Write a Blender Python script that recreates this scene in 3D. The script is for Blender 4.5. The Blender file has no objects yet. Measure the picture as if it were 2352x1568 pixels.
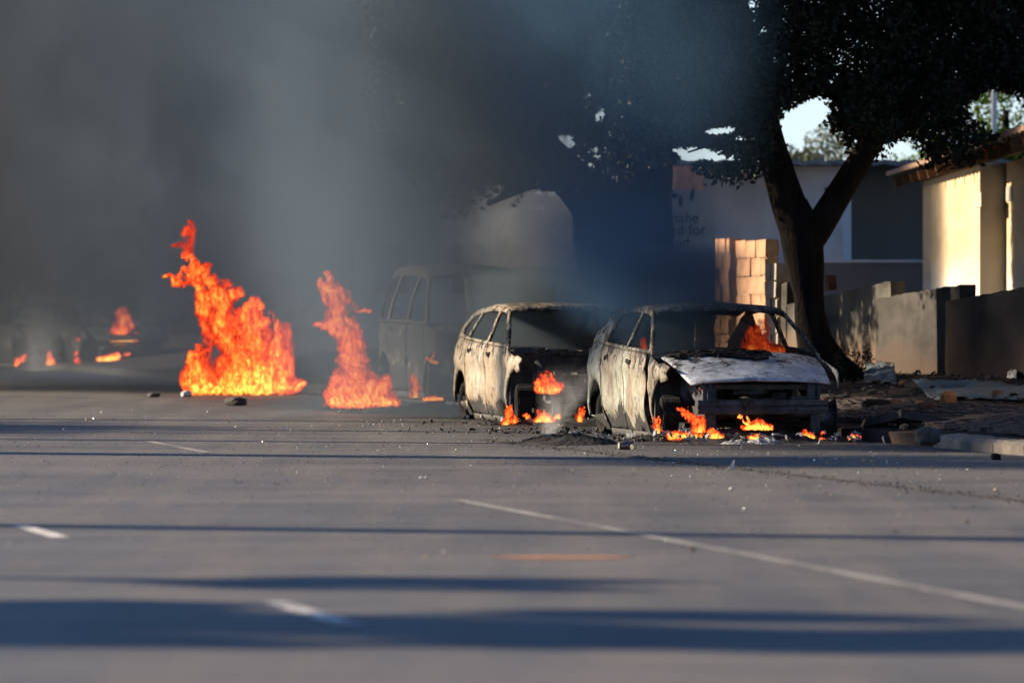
import bpy, bmesh, math, random
import numpy as np
from mathutils import Vector, Matrix, noise as mnoise
from mathutils.geometry import delaunay_2d_cdt

random.seed(7)
RNG = np.random.default_rng(7)
SC = bpy.context.scene
COL = SC.collection

# ------------------------------------------------------------------ camera, light, exposure
CAM_H = 1.45
cam_data = bpy.data.cameras.new('camera')
cam = bpy.data.objects.new('camera', cam_data)
COL.objects.link(cam)
cam_data.lens = 200.0
cam_data.sensor_width = 36.0
cam_data.clip_start = 0.5
cam_data.clip_end = 3000.0
cam.location = (0, 0, CAM_H)
cam.rotation_euler = (math.radians(90.0 - 0.412), 0, 0)
cam_data.dof.use_dof = True
cam_data.dof.focus_distance = 60.5
cam_data.dof.aperture_fstop = 2.6
SC.camera = cam

SUN_EL = math.radians(22.0)
SUN_BEHIND = math.radians(18.0)
SUN_DIR = Vector((-math.cos(SUN_BEHIND) * math.cos(SUN_EL), math.sin(SUN_BEHIND) * math.cos(SUN_EL), math.sin(SUN_EL)))
world = bpy.data.worlds.new('World')
SC.world = world
world.use_nodes = True
wn = world.node_tree.nodes
sky = wn.new('ShaderNodeTexSky')
sky.sky_type = 'NISHITA'
sky.sun_disc = False
sky.sun_elevation = SUN_EL
sky.sun_rotation = math.atan2(SUN_DIR.x, SUN_DIR.y)
sky.air_density = 1.0
sky.dust_density = 0.6
sky.ozone_density = 8.0
wn['Background'].inputs['Strength'].default_value = 0.05
world.node_tree.links.new(sky.outputs['Color'], wn['Background'].inputs['Color'])
# pale dusty haze round the whole horizon, thinning with height
wl = world.node_tree.links
tc = wn.new('ShaderNodeTexCoord')
sep = wn.new('ShaderNodeSeparateXYZ')
wl.new(tc.outputs['Generated'], sep.inputs[0])
mr = wn.new('ShaderNodeMapRange')
mr.interpolation_type = 'SMOOTHSTEP'
wl.new(sep.outputs['Z'], mr.inputs['Value'])
mr.inputs['From Min'].default_value = 0.0
mr.inputs['From Max'].default_value = 0.30
mr.inputs['To Min'].default_value = 0.20
mr.inputs['To Max'].default_value = 0.0
bg2 = wn.new('ShaderNodeBackground')
bg2.inputs['Color'].default_value = (0.88, 0.96, 1.0, 1)
wl.new(mr.outputs['Result'], bg2.inputs['Strength'])
ads = wn.new('ShaderNodeAddShader')
wl.new(wn['Background'].outputs[0], ads.inputs[0])
wl.new(bg2.outputs[0], ads.inputs[1])
wl.new(ads.outputs[0], wn['World Output'].inputs['Surface'])

sun_data = bpy.data.lights.new('sun', 'SUN')
sun_data.energy = 5.0
sun_data.angle = math.radians(0.8)
sun_data.color = (1.0, 0.81, 0.58)
sun = bpy.data.objects.new('sun', sun_data)
COL.objects.link(sun)
sun.rotation_euler = SUN_DIR.to_track_quat('Z', 'Y').to_euler()
sun.location = SUN_DIR * 100

EXPOSURE = 1.5
SC.view_settings.view_transform = 'Standard'
SC.view_settings.look = 'None'
SC.view_settings.gamma = 1.0
SC.view_settings.use_curve_mapping = False
SC.view_settings.exposure = EXPOSURE
cy = SC.cycles
cy.max_bounces = 5
cy.diffuse_bounces = 2
cy.glossy_bounces = 2
cy.transmission_bounces = 2
cy.volume_bounces = 1
cy.transparent_max_bounces = 32
cy.sample_clamp_indirect = 3.0
cy.use_denoising = True
cy.volume_step_rate = 1.0
cy.use_adaptive_sampling = True
cy.adaptive_threshold = 0.02

# ------------------------------------------------------------------ helpers
F = 13066.7
CX, HY = 1176.0, 690.0


def W(px, py, d):
    """A place seen from the camera at distance d."""
    return Vector(((px - CX) / F * d, d, CAM_H - (py - HY) / F * d))


def G(px, py, z=0.0):
    d = (CAM_H - z) * F / (py - HY)
    return Vector(((px - CX) / F * d, d, z))


RU = Vector((-0.2126, 0.9771, 0))      # along the street, away
RN = Vector((0.9771, 0.2126, 0))       # across the street, to the right


def S(n, t, z=0.0):
    p = RN * n + RU * t
    return Vector((p.x, p.y, z))


def line_at(px, n):
    """The place on the line at street offset n that lies in image column px."""
    k = (px - CX) / F
    d = n / (k * RN.x + RN.y)
    return Vector((k * d, d, 0))


def zat(py, d):
    return CAM_H - (py - HY) / F * d


def tag(o, label=None, cat=None, group=None, kind=None):
    if label: o['label'] = label
    if cat: o['category'] = cat
    if group: o['group'] = group
    if kind: o['kind'] = kind
    return o


def link(name, me, mat=None, parent=None):
    o = bpy.data.objects.new(name, me)
    COL.objects.link(o)
    if mat is not None and len(me.materials) == 0:
        me.materials.append(mat)
    if parent is not None:
        o.parent = parent
    return o


def empty(name, loc=(0, 0, 0), rz=0.0):
    o = bpy.data.objects.new(name, None)
    COL.objects.link(o)
    o.location = loc
    o.rotation_euler = (0, 0, rz)
    o.empty_display_size = 0.2
    return o


def mesh(name, verts, faces, mat=None, parent=None, smooth=False):
    me = bpy.data.meshes.new(name)
    me.from_pydata([tuple(v) for v in verts], [], faces)
    if smooth:
        me.polygons.foreach_set('use_smooth', [True] * len(me.polygons))
    me.update()
    return link(name, me, mat, parent)


class MB:
    def __init__(self):
        self.v, self.f = [], []

    def add(self, vs, fs):
        b = len(self.v)
        self.v += [tuple(p) for p in vs]
        self.f += [tuple(b + i for i in f) for f in fs]

    def box(self, c, s, rz=0.0, jit=0.0, mtx=None):
        c = Vector(c)
        R = Matrix.Rotation(rz, 3, 'Z') if mtx is None else mtx
        vs = []
        for dx, dy, dz in ((-1, -1, -1), (1, -1, -1), (1, 1, -1), (-1, 1, -1), (-1, -1, 1), (1, -1, 1), (1, 1, 1), (-1, 1, 1)):
            p = Vector((dx * s[0] / 2 + random.uniform(-jit, jit), dy * s[1] / 2 + random.uniform(-jit, jit), dz * s[2] / 2 + random.uniform(-jit, jit)))
            vs.append(c + R @ p)
        self.add(vs, [(0, 3, 2, 1), (4, 5, 6, 7), (0, 1, 5, 4), (1, 2, 6, 5), (2, 3, 7, 6), (3, 0, 4, 7)])

    def tube(self, pts, rads, seg=8, caps=True, rough=0.0, seed=0):
        pts = [Vector(p) for p in pts]
        rings = []
        for i, p in enumerate(pts):
            a = pts[max(i - 1, 0)]
            b = pts[min(i + 1, len(pts) - 1)]
            t = (b - a).normalized()
            ref = Vector((0, 1, 0)) if abs(t.y) < 0.9 else Vector((1, 0, 0))
            e1 = t.cross(ref).normalized()
            e2 = t.cross(e1).normalized()
            ring = []
            for k in range(seg):
                ang = 2 * math.pi * k / seg
                r = rads[i]
                if rough:
                    r *= 1 + rough * mnoise.noise(Vector((math.cos(ang) * 1.5, math.sin(ang) * 1.5, p.z * 2.2 + seed)))
                ring.append(p + (e1 * math.cos(ang) + e2 * math.sin(ang)) * float(r))
            rings.append(ring)
        vs = [tuple(q) for r in rings for q in r]
        fs = []
        for i in range(len(pts) - 1):
            for k in range(seg):
                k2 = (k + 1) % seg
                fs.append((i * seg + k, i * seg + k2, (i + 1) * seg + k2, (i + 1) * seg + k))
        if caps:
            fs.append(tuple(range(seg))[::-1])
            fs.append(tuple((len(pts) - 1) * seg + k for k in range(seg)))
        self.add(vs, fs)

    def build(self, name, mat=None, parent=None, smooth=False):
        return mesh(name, self.v, self.f, mat, parent, smooth)


def smooth_path(pts, n=5):
    """Catmull-Rom through (x, y, z, r) tuples."""
    P = [np.array(p, float) for p in pts]
    P = [2 * P[0] - P[1]] + P + [2 * P[-1] - P[-2]]
    out = []
    for i in range(1, len(P) - 2):
        for k in range(n):
            t = k / n
            a, b, c, d = P[i - 1], P[i], P[i + 1], P[i + 2]
            out.append(0.5 * ((2 * b) + (c - a) * t + (2 * a - 5 * b + 4 * c - d) * t * t + (3 * b - a - 3 * c + d) * t ** 3))
    out.append(P[-2])
    return out


# numpy value noise -------------------------------------------------
def _hash(ix, iy, seed):
    h = (ix * 374761393 + iy * 668265263 + seed * 1442695041) & 0xFFFFFFFF
    h = ((h ^ (h >> 13)) * 1274126177) & 0xFFFFFFFF
    return ((h ^ (h >> 16)) & 0xFFFF) / 65535.0


def vnoise(x, y, seed=0):
    ix, iy = np.floor(x).astype(np.int64), np.floor(y).astype(np.int64)
    fx, fy = x - ix, y - iy
    fx = fx * fx * (3 - 2 * fx)
    fy = fy * fy * (3 - 2 * fy)
    a, b = _hash(ix, iy, seed), _hash(ix + 1, iy, seed)
    c, d = _hash(ix, iy + 1, seed), _hash(ix + 1, iy + 1, seed)
    return (a * (1 - fx) + b * fx) * (1 - fy) + (c * (1 - fx) + d * fx) * fy


def fbm(x, y, seed=0, octs=4):
    s, a, t = 0, 0.5, 0
    for o in range(octs):
        s = s + a * vnoise(x * 2 ** o, y * 2 ** o, seed + o * 17)
        t += a
        a *= 0.5
    return s / t * 2 - 1


# node helpers ------------------------------------------------------
class NT:
    def __init__(self, name):
        self.m = bpy.data.materials.new(name)
        self.m.use_nodes = True
        self.t = self.m.node_tree
        self.n = self.t.nodes
        self.n.clear()
        self.out = self.n.new('ShaderNodeOutputMaterial')
        self._co = None

    def new(self, typ, **kw):
        nd = self.n.new(typ)
        for k, v in kw.items():
            setattr(nd, k, v)
        return nd

    def lk(self, a, b):
        self.t.links.new(a, b)

    def sset(self, sock, v):
        if isinstance(v, bpy.types.NodeSocket):
            self.lk(v, sock)
        else:
            sock.default_value = v

    def coord(self, kind='Object'):
        if self._co is None:
            self._co = self.new('ShaderNodeTexCoord')
        return self._co.outputs[kind]

    def world(self):
        g = self.new('ShaderNodeNewGeometry')
        return g.outputs['Position']

    def mapping(self, vec, scale=(1, 1, 1), rot=(0, 0, 0), loc=(0, 0, 0)):
        m = self.new('ShaderNodeMapping')
        self.lk(vec, m.inputs['Vector'])
        m.inputs['Scale'].default_value = scale
        m.inputs['Rotation'].default_value = rot
        m.inputs['Location'].default_value = loc
        return m.outputs['Vector']

    def noise(self, vec, scale, detail=4, rough=0.55, dist=0.0, col=False):
        nz = self.new('ShaderNodeTexNoise')
        self.lk(vec, nz.inputs['Vector'])
        nz.inputs['Scale'].default_value = scale
        nz.inputs['Detail'].default_value = detail
        nz.inputs['Roughness'].default_value = rough
        nz.inputs['Distortion'].default_value = dist
        return nz.outputs['Color'] if col else nz.outputs['Fac']

    def ramp(self, fac, stops):
        r = self.new('ShaderNodeValToRGB')
        self.sset(r.inputs['Fac'], fac)
        e = r.color_ramp.elements
        while len(e) < len(stops):
            e.new(0.5)
        for el, (p, c) in zip(e, stops):
            el.position = p
            if isinstance(c, (int, float)):
                c = (c, c, c)
            el.color = (*c, 1.0)
        return r.outputs['Color']

    def math(self, op, a, b=0.0, c=None, clamp=False):
        m = self.new('ShaderNodeMath', operation=op)
        m.use_clamp = clamp
        self.sset(m.inputs[0], a)
        self.sset(m.inputs[1], b)
        if c is not None:
            self.sset(m.inputs[2], c)
        return m.outputs[0]

    def sm(self, v, lo, hi, tlo=0.0, thi=1.0):
        m = self.new('ShaderNodeMapRange', interpolation_type='SMOOTHSTEP')
        self.sset(m.inputs['Value'], v)
        m.inputs['From Min'].default_value = lo
        m.inputs['From Max'].default_value = hi
        m.inputs['To Min'].default_value = tlo
        m.inputs['To Max'].default_value = thi
        return m.outputs['Result']

    def mix(self, fac, a, b, blend='MIX'):
        m = self.new('ShaderNodeMix', data_type='RGBA', blend_type=blend)
        self.sset(m.inputs['Factor'], fac)
        for s, v in ((m.inputs[6], a), (m.inputs[7], b)):
            if isinstance(v, bpy.types.NodeSocket):
                self.lk(v, s)
            else:
                s.default_value = (*v, 1.0) if len(v) == 3 else v
        return m.outputs[2]

    def xyz(self, vec):
        s = self.new('ShaderNodeSeparateXYZ')
        self.lk(vec, s.inputs[0])
        return s.outputs

    def bump(self, h, strength=0.3, dist=0.02):
        b = self.new('ShaderNodeBump')
        self.lk(h, b.inputs['Height'])
        b.inputs['Strength'].default_value = strength
        b.inputs['Distance'].default_value = dist
        return b.outputs['Normal']

    def pbr(self, color, rough=0.8, normal=None, metal=0.0, spec=0.5):
        p = self.new('ShaderNodeBsdfPrincipled')
        if isinstance(color, bpy.types.NodeSocket):
            self.lk(color, p.inputs['Base Color'])
        else:
            p.inputs['Base Color'].default_value = (*color, 1.0)
        self.sset(p.inputs['Roughness'], rough)
        self.sset(p.inputs['Metallic'], metal)
        p.inputs['Specular IOR Level'].default_value = spec
        if normal is not None:
            self.lk(normal, p.inputs['Normal'])
        self.lk(p.outputs[0], self.out.inputs['Surface'])
        return self.m


def simple(name, c1, c2, scale=6.0, rough=0.85, bump=0.3, dist=0.01, detail=5, metal=0.0, spec=0.4, stretch=(1, 1, 1)):
    n = NT(name)
    co = n.mapping(n.coord(), stretch)
    f = n.noise(co, scale, detail, 0.6)
    c = n.ramp(f, [(0.3, c1), (0.7, c2)])
    f2 = n.noise(co, scale * 6, 3, 0.6)
    return n.pbr(c, rough, n.bump(f2, bump, dist), metal, spec)


# ------------------------------------------------------------------ materials
M = {}

# asphalt: worn, with dusty drifts, tyre polish and soot where the fires burned
n = NT('asphalt')
p = n.world()
fine = n.noise(p, 55, 2, 0.7)
sp = n.new('ShaderNodeTexVoronoi')
n.lk(p, sp.inputs['Vector'])
sp.inputs['Scale'].default_value = 38
big = n.noise(n.mapping(p, (0.35, 1.0, 1), (0, 0, -0.2)), 0.55, 5, 0.6)
along = n.noise(n.mapping(p, (1.6, 0.12, 1), (0, 0, -0.2142)), 0.9, 4, 0.6)
base = n.ramp(big, [(0.28, (0.046, 0.046, 0.048)), (0.50, (0.078, 0.076, 0.075)), (0.74, (0.128, 0.118, 0.108))])
base = n.mix(n.sm(along, 0.35, 0.7, 0.0, 0.4), base, (0.135, 0.122, 0.108))
patch = n.noise(n.mapping(p, (0.5, 1.4, 1), (0, 0, -0.2)), 1.6, 6, 0.7, 0.5)
base = n.mix(n.sm(patch, 0.56, 0.70, 0.0, 0.55), base, (0.03, 0.03, 0.032))
base = n.mix(n.sm(patch, 0.40, 0.28, 0.0, 0.5), base, (0.16, 0.14, 0.118))
base = n.mix(n.math('MULTIPLY', n.sm(fine, 0.45, 0.75), 0.5), base, (0.15, 0.143, 0.135))
base = n.mix(n.sm(sp.outputs['Distance'], 0.05, 0.3, 0.55, 0.0), base, (0.03, 0.03, 0.032))
xx = n.xyz(p)
off = n.math('ADD', n.math('MULTIPLY', xx['X'], RN.x), n.math('MULTIPLY', xx['Y'], RN.y))
soot = n.math('MULTIPLY', n.sm(n.math('ADD', off, n.math('MULTIPLY', n.math('SUBTRACT', big, 0.5), 4.0)), 12.2, 14.2), n.sm(xx['Y'], 52, 57))
sootn = n.math('MULTIPLY', soot, n.sm(n.noise(p, 1.3, 5, 0.65), 0.2, 0.55, 0.45, 0.92))
base = n.mix(sootn, base, (0.018, 0.019, 0.021))
hgt = n.math('ADD', n.math('MULTIPLY', fine, 0.6), n.math('MULTIPLY', sp.outputs['Distance'], 0.6))
M['asphalt'] = n.pbr(base, n.sm(along, 0.3, 0.8, 0.50, 0.68), n.bump(hgt, 0.55, 0.012), 0, 0.35)

n = NT('road_paint')
p = n.world()
w1 = n.noise(p, 14, 5, 0.7)
w2 = n.noise(p, 1.7, 3, 0.6)
wear = n.sm(n.math('ADD', w1, n.math('MULTIPLY', w2, 0.8)), 0.72, 1.0)
c = n.mix(wear, (0.80, 0.79, 0.76), (0.25, 0.235, 0.22))
M['paint'] = n.pbr(c, 0.6, n.bump(w1, 0.3, 0.004))
n = NT('faded_road_paint')
p = n.world()
w1 = n.noise(p, 11, 5, 0.7)
w2 = n.noise(n.mapping(p, (1, 0.25, 1)), 1.5, 4, 0.65)
wear = n.sm(n.math('ADD', w1, w2), 0.86, 1.15)
c = n.mix(wear, (0.26, 0.25, 0.23), (0.10, 0.097, 0.093))
M['paint_old'] = n.pbr(c, 0.6, n.bump(w1, 0.3, 0.004))
M['tar'] = simple('tar_seam', (0.010, 0.010, 0.010), (0.05, 0.045, 0.04), 9, 0.7, 0.8, 0.02)

n = NT('verge_soil')
p = n.world()
a = n.noise(p, 0.9, 6, 0.65)
b = n.noise(p, 7, 5, 0.7)
c = n.ramp(a, [(0.3, (0.022, 0.017, 0.015)), (0.55, (0.042, 0.031, 0.026)), (0.75, (0.075, 0.058, 0.047))])
c = n.mix(n.sm(b, 0.55, 0.75, 0, 0.6), c, (0.025, 0.024, 0.025))
M['soil'] = n.pbr(c, 0.95, n.bump(b, 0.9, 0.05), 0, 0.1)
M['paver'] = simple('paver', (0.030, 0.023, 0.022), (0.068, 0.052, 0.048), 2.0, 0.9, 0.6, 0.008)
M['kerb'] = simple('kerb_concrete', (0.075, 0.065, 0.055), (0.19, 0.165, 0.14), 3.5, 0.9, 0.7, 0.02)
M['kerb_dark'] = simple('charred_concrete', (0.015, 0.015, 0.015), (0.06, 0.05, 0.045), 4, 0.9, 0.7, 0.02)
M['ground'] = simple('ground_earth', (0.07, 0.06, 0.04), (0.13, 0.105, 0.07), 0.2, 0.95, 0.4, 0.05)

# plaster with rain streaks and damp at the foot
def plaster(name, base, dirt, streak=0.6, foot=None, lo=0.0, hi=1.0, tint=None, bumpd=0.01, along=0.15):
    n = NT(name)
    p = n.world()
    st = n.noise(n.mapping(p, (0.45, along, 0.12)), 3.0, 6, 0.7, 0.4)
    bl = n.noise(n.mapping(p, (1, along * 1.6, 1)), 1.6, 6, 0.65)
    f = n.math('ADD', n.math('MULTIPLY', st, 0.65), n.math('MULTIPLY', bl, 0.45))
    c = n.mix(n.sm(f, 0.44, 0.70, 0.0, streak), base, dirt)
    if tint:
        c = n.mix(n.sm(n.noise(p, 0.7, 4, 0.6), 0.45, 0.65, 0, 0.7), c, tint)
    if foot:
        z = n.xyz(p)['Z']
        zz = n.math('ADD', z, n.math('MULTIPLY', n.math('SUBTRACT', bl, 0.5), 0.7))
        c = n.mix(n.sm(zz, lo, hi, 0.8, 0.0), c, foot)
    fn = n.noise(p, 40, 4, 0.65)
    return n.pbr(c, 0.92, n.bump(n.math('ADD', fn, bl), 0.5, bumpd), 0, 0.2)


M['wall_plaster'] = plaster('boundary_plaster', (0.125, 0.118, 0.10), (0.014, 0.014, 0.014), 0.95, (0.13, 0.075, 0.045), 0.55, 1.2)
M['wall_mid'] = plaster('stained_shaded_plaster', (0.060, 0.057, 0.052), (0.010, 0.010, 0.011), 0.95, (0.065, 0.042, 0.03), 0.5, 1.1)  # dark stains, plus the shade on this section painted into the base colour
M['wall_dark'] = plaster('shaded_boundary_plaster', (0.035, 0.030, 0.027), (0.007, 0.007, 0.008), 0.95, (0.05, 0.03, 0.022), 0.5, 1.2)  # shade over the right end of the wall put into the plaster colour
M['house_plaster'] = plaster('house_plaster', (0.54, 0.42, 0.26), (0.30, 0.23, 0.145), 0.75, (0.62, 0.60, 0.56), 1.1, 2.3, along=0.06)
M['house_grey'] = plaster('house_bare_plaster', (0.30, 0.28, 0.25), (0.42, 0.40, 0.37), 0.6)
M['white_wall'] = plaster('white_wall', (0.80, 0.81, 0.83), (0.55, 0.55, 0.56), 0.5)
M['grey_wall'] = plaster('grey_wall', (0.25, 0.235, 0.225), (0.17, 0.16, 0.155), 0.5)
M['block'] = simple('cement_block', (0.27, 0.145, 0.08), (0.42, 0.245, 0.145), 3.5, 0.95, 0.9, 0.02)
M['block_grey'] = simple('grey_cement_block', (0.20, 0.18, 0.16), (0.33, 0.30, 0.27), 5, 0.95, 0.9, 0.02)
M['mortar'] = simple('mortar', (0.30, 0.22, 0.14), (0.46, 0.35, 0.24), 8, 0.95, 0.6, 0.01)
M['brick'] = simple('brick', (0.38, 0.18, 0.11), (0.55, 0.30, 0.20), 5, 0.9, 0.5, 0.01)
M['roof'] = simple('rusty_roof_sheet', (0.10, 0.06, 0.04), (0.27, 0.16, 0.10), 4, 0.8, 0.3, 0.01)
M['roof_grey'] = simple('grey_roof_sheet', (0.10, 0.10, 0.105), (0.26, 0.26, 0.27), 4, 0.7, 0.3, 0.01)
M['timber'] = simple('roof_timber', (0.05, 0.026, 0.014), (0.14, 0.075, 0.04), 7, 0.85, 0.4, 0.006, stretch=(1, 1, 4))
M['black'] = simple('soot_black', (0.006, 0.006, 0.007), (0.02, 0.019, 0.019), 7, 0.9, 0.6, 0.015, spec=0.15)
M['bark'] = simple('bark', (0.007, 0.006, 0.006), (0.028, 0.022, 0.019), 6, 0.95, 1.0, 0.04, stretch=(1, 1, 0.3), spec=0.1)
M['sign_white'] = simple('sign_white', (0.70, 0.71, 0.72), (0.80, 0.80, 0.80), 2, 0.4, 0.1, 0.002)
M['sign_blue'] = simple('pale_blue_board', (0.56, 0.70, 0.84), (0.66, 0.78, 0.9), 2, 0.4, 0.1, 0.002)
M['sign_ink'] = simple('sign_lettering', (0.06, 0.06, 0.07), (0.09, 0.09, 0.10), 4, 0.5, 0.1, 0.001)
M['steel'] = simple('grey_steel', (0.40, 0.42, 0.44), (0.55, 0.57, 0.6), 3, 0.45, 0.1, 0.002, metal=0.2)
M['ash'] = simple('ash', (0.008, 0.008, 0.009), (0.042, 0.04, 0.04), 6, 0.95, 0.7, 0.02, spec=0.1)
M['ash_pale'] = simple('pale_ash', (0.10, 0.10, 0.10), (0.42, 0.42, 0.42), 9, 0.95, 0.9, 0.02, spec=0.1)
M['sheet'] = simple('bent_sheet_metal', (0.018, 0.023, 0.026), (0.11, 0.135, 0.14), 5, 0.6, 0.5, 0.02)
M['rock'] = simple('broken_brick', (0.045, 0.022, 0.016), (0.13, 0.07, 0.05), 8, 0.95, 0.8, 0.02)
M['rock_orange'] = simple('ochre_rock', (0.20, 0.085, 0.03), (0.36, 0.17, 0.065), 8, 0.95, 0.8, 0.02)
M['rock_grey'] = simple('grey_rock', (0.035, 0.031, 0.028), (0.10, 0.088, 0.075), 8, 0.95, 0.8, 0.02)
M['litter'] = simple('pale_litter', (0.5, 0.46, 0.40), (0.78, 0.74, 0.68), 14, 0.5, 0.4, 0.01)
M['litter_yellow'] = simple('yellow_litter', (0.42, 0.26, 0.07), (0.62, 0.42, 0.14), 14, 0.5, 0.4, 0.01)
M['can_blue'] = simple('drink_can_blue', (0.05, 0.07, 0.16), (0.25, 0.16, 0.06), 18, 0.35, 0.2, 0.003, metal=0.6)
M['can_end'] = simple('drink_can_end', (0.55, 0.5, 0.38), (0.7, 0.66, 0.5), 12, 0.3, 0.2, 0.003, metal=0.7)
M['glass_bits'] = simple('broken_glass', (0.55, 0.6, 0.58), (0.8, 0.82, 0.8), 10, 0.12, 0.0, 0.001, metal=0.75)


def burnt(name, pale, tan, rust, char=0.5, foot=0.32, seed=0.0, edge=0.0):
    """Paint burned to pale ash and rust, with flaked black patches; charred along the sill."""
    n = NT(name)
    co = n.mapping(n.coord(), (1, 1, 1), (0, 0, 0), (seed, seed * 0.7, seed * 1.3))
    obj = n.xyz(n.coord())
    wash = n.noise(n.mapping(co, (1, 1, 0.45)), 1.7, 5, 0.6)
    c = n.mix(n.sm(wash, 0.40, 0.62), pale, tan)
    r2 = n.noise(n.mapping(co, (1.3, 1.3, 0.6)), 4.0, 6, 0.68)
    c = n.mix(n.sm(r2, 0.50, 0.68, 0, 0.75), c, rust)
    stk = n.noise(n.mapping(co, (6, 6, 0.7)), 2.2, 4, 0.6)
    c = n.mix(n.sm(stk, 0.56, 0.72, 0, 0.4), c, (0.13, 0.10, 0.075))
    fl = n.noise(n.mapping(co, (1, 1, 0.7)), 8.5, 10, 0.74, 0.8)
    zed = obj['Z']
    band = n.sm(zed, 0.62, 0.92, 0.0, 0.105)                      # more flaking towards the belt line
    wide = n.noise(n.mapping(co, (1, 1, 0.3)), 1.1, 4, 0.6)
    low = n.sm(n.math('ADD', zed, n.math('ADD', n.math('MULTIPLY', n.math('SUBTRACT', r2, 0.5), 0.35), n.math('MULTIPLY', n.math('SUBTRACT', wide, 0.5), 1.3))), foot - 0.22, foot, 0.30, 0.0)
    flk = n.math('ADD', n.math('ADD', n.math('ADD', fl, n.math('MULTIPLY', n.math('SUBTRACT', wide, 0.5), 0.20)), band), low)
    halo = n.sm(flk, 0.46 - 0.1 * char, 0.67 - 0.1 * char, 0.0, 0.6)
    c = n.mix(halo, c, rust)
    k = n.sm(flk, 0.645 - 0.1 * char, 0.71 - 0.1 * char)
    c = n.mix(k, c, (0.016, 0.016, 0.017))
    sp = n.noise(co, 34, 3, 0.7)
    c = n.mix(n.sm(sp, 0.66, 0.72, 0, 0.8), c, (0.03, 0.028, 0.026))
    h = n.math('ADD', n.math('MULTIPLY', k, -0.5), n.math('ADD', r2, n.math('MULTIPLY', sp, 0.4)))
    return n.pbr(c, n.sm(k, 0, 1, 0.62, 0.9), n.bump(h, 0.7, 0.012), 0.0, 0.35)


M['car_a'] = burnt('burnt_greenish_paint', (0.27, 0.30, 0.25), (0.25, 0.205, 0.15), (0.075, 0.052, 0.036), 0.74, 0.30, 0.0)
M['car_b'] = burnt('burnt_cream_paint', (0.33, 0.30, 0.24), (0.27, 0.21, 0.145), (0.12, 0.088, 0.06), 0.66, 0.27, 3.1)
M['car_c'] = burnt('burnt_grey_paint', (0.20, 0.185, 0.165), (0.08, 0.07, 0.062), (0.025, 0.023, 0.022), 1.75, 0.55, 7.7)
M['hood'] = burnt('ash_covered_hood', (0.42, 0.46, 0.52), (0.32, 0.35, 0.39), (0.12, 0.122, 0.13), 0.35, -1.0, 1.7)
M['roof_burnt'] = burnt('burnt_roof', (0.20, 0.195, 0.19), (0.14, 0.125, 0.11), (0.04, 0.037, 0.034), 1.1, -1.0, 5.2)
M['beam'] = burnt('charred_beam', (0.05, 0.058, 0.068), (0.018, 0.021, 0.025), (0.010, 0.011, 0.013), 0.9, -1.0, 9.0)
M['char_metal'] = simple('charred_metal', (0.010, 0.010, 0.011), (0.065, 0.06, 0.056), 7, 0.75, 0.8, 0.02)
M['rim'] = simple('burnt_rim', (0.012, 0.012, 0.013), (0.11, 0.115, 0.12), 9, 0.6, 0.4, 0.01, metal=0.3)


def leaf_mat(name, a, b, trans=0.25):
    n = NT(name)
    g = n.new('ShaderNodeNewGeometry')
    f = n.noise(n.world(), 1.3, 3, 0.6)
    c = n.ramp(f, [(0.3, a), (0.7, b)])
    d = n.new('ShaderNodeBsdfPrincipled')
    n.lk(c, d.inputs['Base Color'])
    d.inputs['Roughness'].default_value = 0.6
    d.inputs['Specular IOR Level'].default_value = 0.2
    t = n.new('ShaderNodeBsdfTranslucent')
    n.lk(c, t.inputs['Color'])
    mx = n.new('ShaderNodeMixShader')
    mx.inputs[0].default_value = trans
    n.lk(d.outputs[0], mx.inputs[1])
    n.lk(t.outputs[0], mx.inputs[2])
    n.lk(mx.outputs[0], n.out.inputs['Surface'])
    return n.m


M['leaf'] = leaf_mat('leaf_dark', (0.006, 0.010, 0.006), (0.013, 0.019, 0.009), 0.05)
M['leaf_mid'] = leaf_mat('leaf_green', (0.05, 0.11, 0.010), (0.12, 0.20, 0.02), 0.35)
M['leaf_grey'] = leaf_mat('leaf_grey_green', (0.05, 0.065, 0.04), (0.10, 0.115, 0.07), 0.25)


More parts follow.
